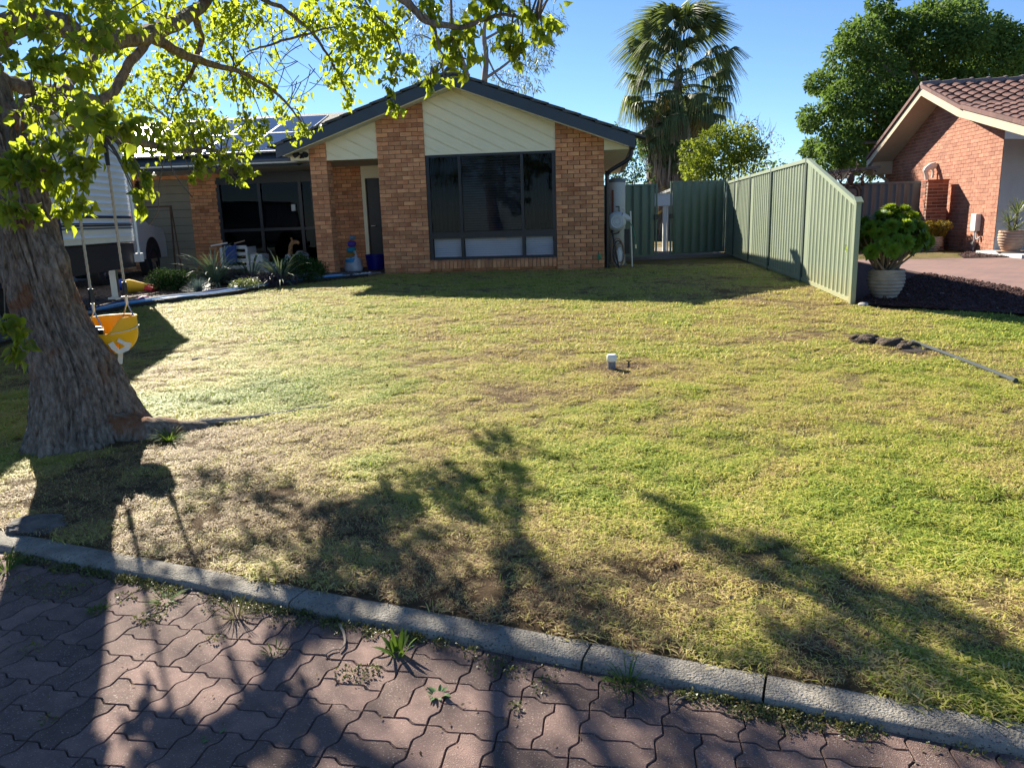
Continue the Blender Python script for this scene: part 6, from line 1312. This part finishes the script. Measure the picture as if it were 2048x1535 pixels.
me.attributes.new('pick', 'INT', 'POINT').data.foreach_set('value', A[:, 3].astype(np.int32))
go = mkobj('lawn_grass', me); tag(go, 'short patchy green and straw-coloured grass covering the front yard', 'grass', kind='stuff')
ng = bpy.data.node_groups.new('scatter_grass', 'GeometryNodeTree'); ng.interface.new_socket('Geometry', in_out='INPUT', socket_type='NodeSocketGeometry'); ng.interface.new_socket('Geometry', in_out='OUTPUT', socket_type='NodeSocketGeometry')
gi = ng.nodes.new('NodeGroupInput'); gout = ng.nodes.new('NodeGroupOutput'); iop = ng.nodes.new('GeometryNodeInstanceOnPoints'); ci = ng.nodes.new('GeometryNodeCollectionInfo')
ci.inputs['Collection'].default_value = tcol; ci.inputs['Separate Children'].default_value = True; ci.inputs['Reset Children'].default_value = True
def named(nm, ty):
    n = ng.nodes.new('GeometryNodeInputNamedAttribute'); n.data_type = ty; n.inputs['Name'].default_value = nm; return [o for o in n.outputs if o.enabled][0]
m2p = ng.nodes.new('GeometryNodeMeshToPoints'); ng.links.new(gi.outputs[0], m2p.inputs['Mesh'])
cx3 = ng.nodes.new('ShaderNodeCombineXYZ'); ng.links.new(named('spin', 'FLOAT'), cx3.inputs[2]); e2r = ng.nodes.new('FunctionNodeEulerToRotation'); ng.links.new(cx3.outputs[0], e2r.inputs[0])
ng.links.new(m2p.outputs[0], iop.inputs['Points']); ng.links.new(ci.outputs[0], iop.inputs['Instance']); iop.inputs['Pick Instance'].default_value = True
ng.links.new(named('pick', 'INT'), iop.inputs['Instance Index']); ng.links.new(e2r.outputs[0], iop.inputs['Rotation']); ng.links.new(named('size', 'FLOAT'), iop.inputs['Scale'])
ng.links.new(iop.outputs[0], gout.inputs[0])
go.modifiers.new('scatter', 'NODES').node_group = ng
# mulch chips
def chips(name, poly, n, sz, mt_, lab, dz=.03):
    xs = [p[0] for p in poly]; ys = [p[1] for p in poly]; b = rgG.uniform(size=(n*4, 2))*[max(xs)-min(xs), max(ys)-min(ys)]+[min(xs), min(ys)]; b = b[inside(poly, b[:, 0], b[:, 1])][:n]; m_ = len(b)
    c = np.c_[b, gz(b[:, 0], b[:, 1])+dz+rgG.uniform(-.005, .02, m_)]; a = rdirs(m_, rgG); a[:, 2] *= .4; u = np.cross(a, rdirs(m_, rgG)); a /= np.linalg.norm(a, axis=1)[:, None]; u /= np.linalg.norm(u, axis=1)[:, None]; w_ = np.cross(a, u)
    l_ = (rgG.uniform(.5, 1.4, m_)*sz)[:, None]; k = [c+a*l_*sa+u*l_*.42*su+w_*l_*.22*sw_ for sa, su, sw_ in ((1,0,0),(-1,0,0),(0,1,0),(0,-1,0),(0,0,1),(0,0,-1))]
    V = np.stack(k, 1).reshape(-1, 3); Fc = (np.array(FI)[None]+np.arange(m_)[:, None, None]*6).reshape(-1, 3); o = mkobj(name, npmesh(name, V, Fc, mt_)); return tag(o, lab, 'mulch', kind='stuff')
m_chip = mat('mulch_chip', (.045,.018,.015), (.10,.042,.034), .9, 20, rnd=.45)
chips('mulch_chips', [p for p in MULCH_R if p[1] < 13.5]+[(4.7, 13.4)], 9000, .022, m_chip, 'dark red bark mulch around the big pot')
chips('mulch_chips', MULCH_N, 2200, .024, m_chip, 'dark red bark mulch along the neighbour porch slab')
chips('bark_litter', BED_L, 4500, .022, mat('bark_litter', (.07,.05,.035), (.15,.11,.075), .9, 20, rnd=.4), 'brown bark litter in the shaded garden bed')
lf = []
for k in range(34):
    q = MULCH_R[:6]; xx = rgG.uniform(4.3, 6.1); yy = rgG.uniform(8.0, 9.6)
    if inside(MULCH_R, np.array([xx]), np.array([yy]))[0]: lf.append((xx, yy, float(gz(xx, yy))+.045))
lf = np.array(lf); d = rdirs(len(lf), rgG); d[:, 2] *= .1
tag(mkobj('fallen_leaves', leafmesh('fallen_leaves', lf, d, np.tile([0,0,1.0], (len(lf),1))+rgG.normal(size=(len(lf),3))*.2, rgG.uniform(.05, .10, len(lf)), leafmat('dry_leaf', [(.30,.22,.14),(.42,.34,.24),(.22,.15,.09)], (.3,.2,.1), .1), LANCE, LANCEF)), 'pale dry leaves scattered on the red mulch', 'leaves', kind='stuff')
# litter on the lawn and paving: dead leaf scraps, clippings
n = 1500; u = rgG.uniform(-3.5, 3, n); d_ = np.where(rgG.uniform(size=n) < .35, rgG.uniform(-1.2, -.03, n), rgG.uniform(.2, 4.5, n)); xx = K0[0]+kd[0]*u+kn[0]*d_; yy = K0[1]+kd[1]*u+kn[1]*d_
zz = np.where(d_ < 0, .006, gz(xx, yy)+.022); dd = rdirs(n, rgG); dd[:, 2] *= .15
tag(mkobj('leaf_litter', leafmesh('leaf_litter', np.c_[xx, yy, zz], dd, np.tile([0,0,1.0], (n,1))+rgG.normal(size=(n,3))*.3, np.where(d_ < 0, rgG.uniform(.004, .016, n), rgG.uniform(.012, .034, n)), leafmat('litter', [(.17,.12,.07),(.12,.075,.045),(.22,.165,.10),(.08,.055,.035)], (.3,.2,.1), .1, 1.0, .0), OVAL, OVALF)), 'dead leaf scraps and clippings on lawn and pavers', 'leaf litter', kind='stuff')
# moss and tiny weeds along the kerb foot and in the joints
Pn, Dn, Nn, Sn = [], [], [], []
def mossy(c, r, n, s0, s1, up_=.9):
    a = rgG.uniform(0, 2*pi, n); q = r*np.sqrt(rgG.uniform(0, 1, n)); Pn.append(np.c_[c[0]+q*np.cos(a), c[1]+q*np.sin(a), .002+rgG.uniform(0, .02, n)*(1-q/r)]); v = rdirs(n, rgG); v[:, 2] = np.abs(v[:, 2])*up_; Dn.append(v); Nn.append(rdirs(n, rgG)+np.array([0,0,1.2])); Sn.append(rgG.uniform(s0, s1, n))
for k in range(300):
    uu = rgG.uniform(-2.6, 2.2); den = float(vnoise(uu*2.2, 3.3, 6))
    if den > .38 or rgG.uniform() < .25: p = K0+kd*uu-kn*abs(rgG.normal(0, .028)+.012); mossy(p, rgG.uniform(.015, .05), int(70*den), .006, .014)
for px, py, r in ((290,1235,.05),(330,1205,.06),(240,1200,.07),(430,1215,.06),(500,1225,.07),(560,1240,.05),(100,1185,.10),(40,1170,.10),(160,1180,.08),(1000,1330,.05),(1020,1345,.06),(980,1330,.05),(950,1305,.05),(1090,1370,.05),(1240,1370,.06),(1270,1365,.05),(1300,1380,.04),(1440,1395,.04),(1460,1390,.05),(195,1222,.035),(300,1240,.04),(320,1230,.03),(430,1278,.03),(690,1345,.05),(720,1350,.06),(745,1345,.04),(1030,1415,.03),(60,1300,.04),(95,1440,.03)):
    mossy(rp2(px, py), r, int(900*r), .007, .016)
m_moss = leafmat('kerb_moss', [(.06,.09,.02),(.10,.13,.03),(.17,.16,.05),(.07,.10,.03),(.20,.13,.05)], (.25,.26,.05), .2)
tag(mkobj('kerb_weeds', leafmesh('kerb_weeds', np.concatenate(Pn), np.concatenate(Dn), np.concatenate(Nn), np.concatenate(Sn), m_moss, OVAL, OVALF)), 'mossy creeping weeds along the foot of the kerb and in paver joints', 'weeds', kind='stuff')
m_wd = leafmat('weed_leaf', [(.05,.11,.018),(.075,.15,.022),(.10,.17,.03)], (.2,.3,.03), .3, .7, .1)
def weed(px, py, lab, n, L_, w_, mt_, up_=.7, arch=.6, seg=4):
    p = rp2(px, py); t_ = thing('weed', lab, 'weed', (p[0], p[1], .0)); spike_leaves('leaves', t_, (0,0,0), n, L_, w_, mt_, rgG, up_, arch, seg); return t_
weed(796, 1308, 'bright green broad-leaved weed growing at the kerb foot', 16, .085, .012, m_wd, 1.0, .7)
weed(876, 1388, 'small pale green weed rosette in a paver joint', 22, .032, .007, leafmat('pale_weed', [(.10,.18,.07),(.14,.22,.10)], (.2,.3,.07), .2, .7, .1), .6, .5)
weed(425, 1470, 'tiny mint green seedling on the pavers', 5, .022, .008, MATS['pale_weed'], .4, .4)
weed(472, 1232, 'tall dry grass weed with seed heads leaning at the kerb', 34, .10, .003, leafmat('dry_weed', [(.10,.13,.03),(.19,.165,.07),(.14,.10,.05)], (.2,.2,.06), .25, .8, .1), 1.15, .8, 5)
weed(548, 1305, 'small grassy weed tuft among the pavers', 26, .045, .0028, m_wd, .9, .8)
weed(195, 1223, 'low feathery weed tuft between pavers in the tree shadow', 40, .04, .0025, m_wd, .8, .8)
weed(1255, 1372, 'wispy green grass tuft against the kerb', 34, .10, .0028, m_wd, .8, .9, 5)
weed(330, 1200, 'sprawling grass tuft below the kerb near the tree shadow', 50, .085, .0024, m_wd, .6, .8, 5)
weed(12, 1140, 'grass clump at the kerb end beside the dark rock', 50, .12, .0035, m_wd, .9, .8, 5)
g1 = gnd(340, 880); t_ = thing('grass_clump', 'bright grass clump beside the tree root', 'grass', (g1[0], g1[1], g1[2])); spike_leaves('leaves', t_, (0,0,0), 70, .13, .004, m_wd, rgG, .8, .9, 5)
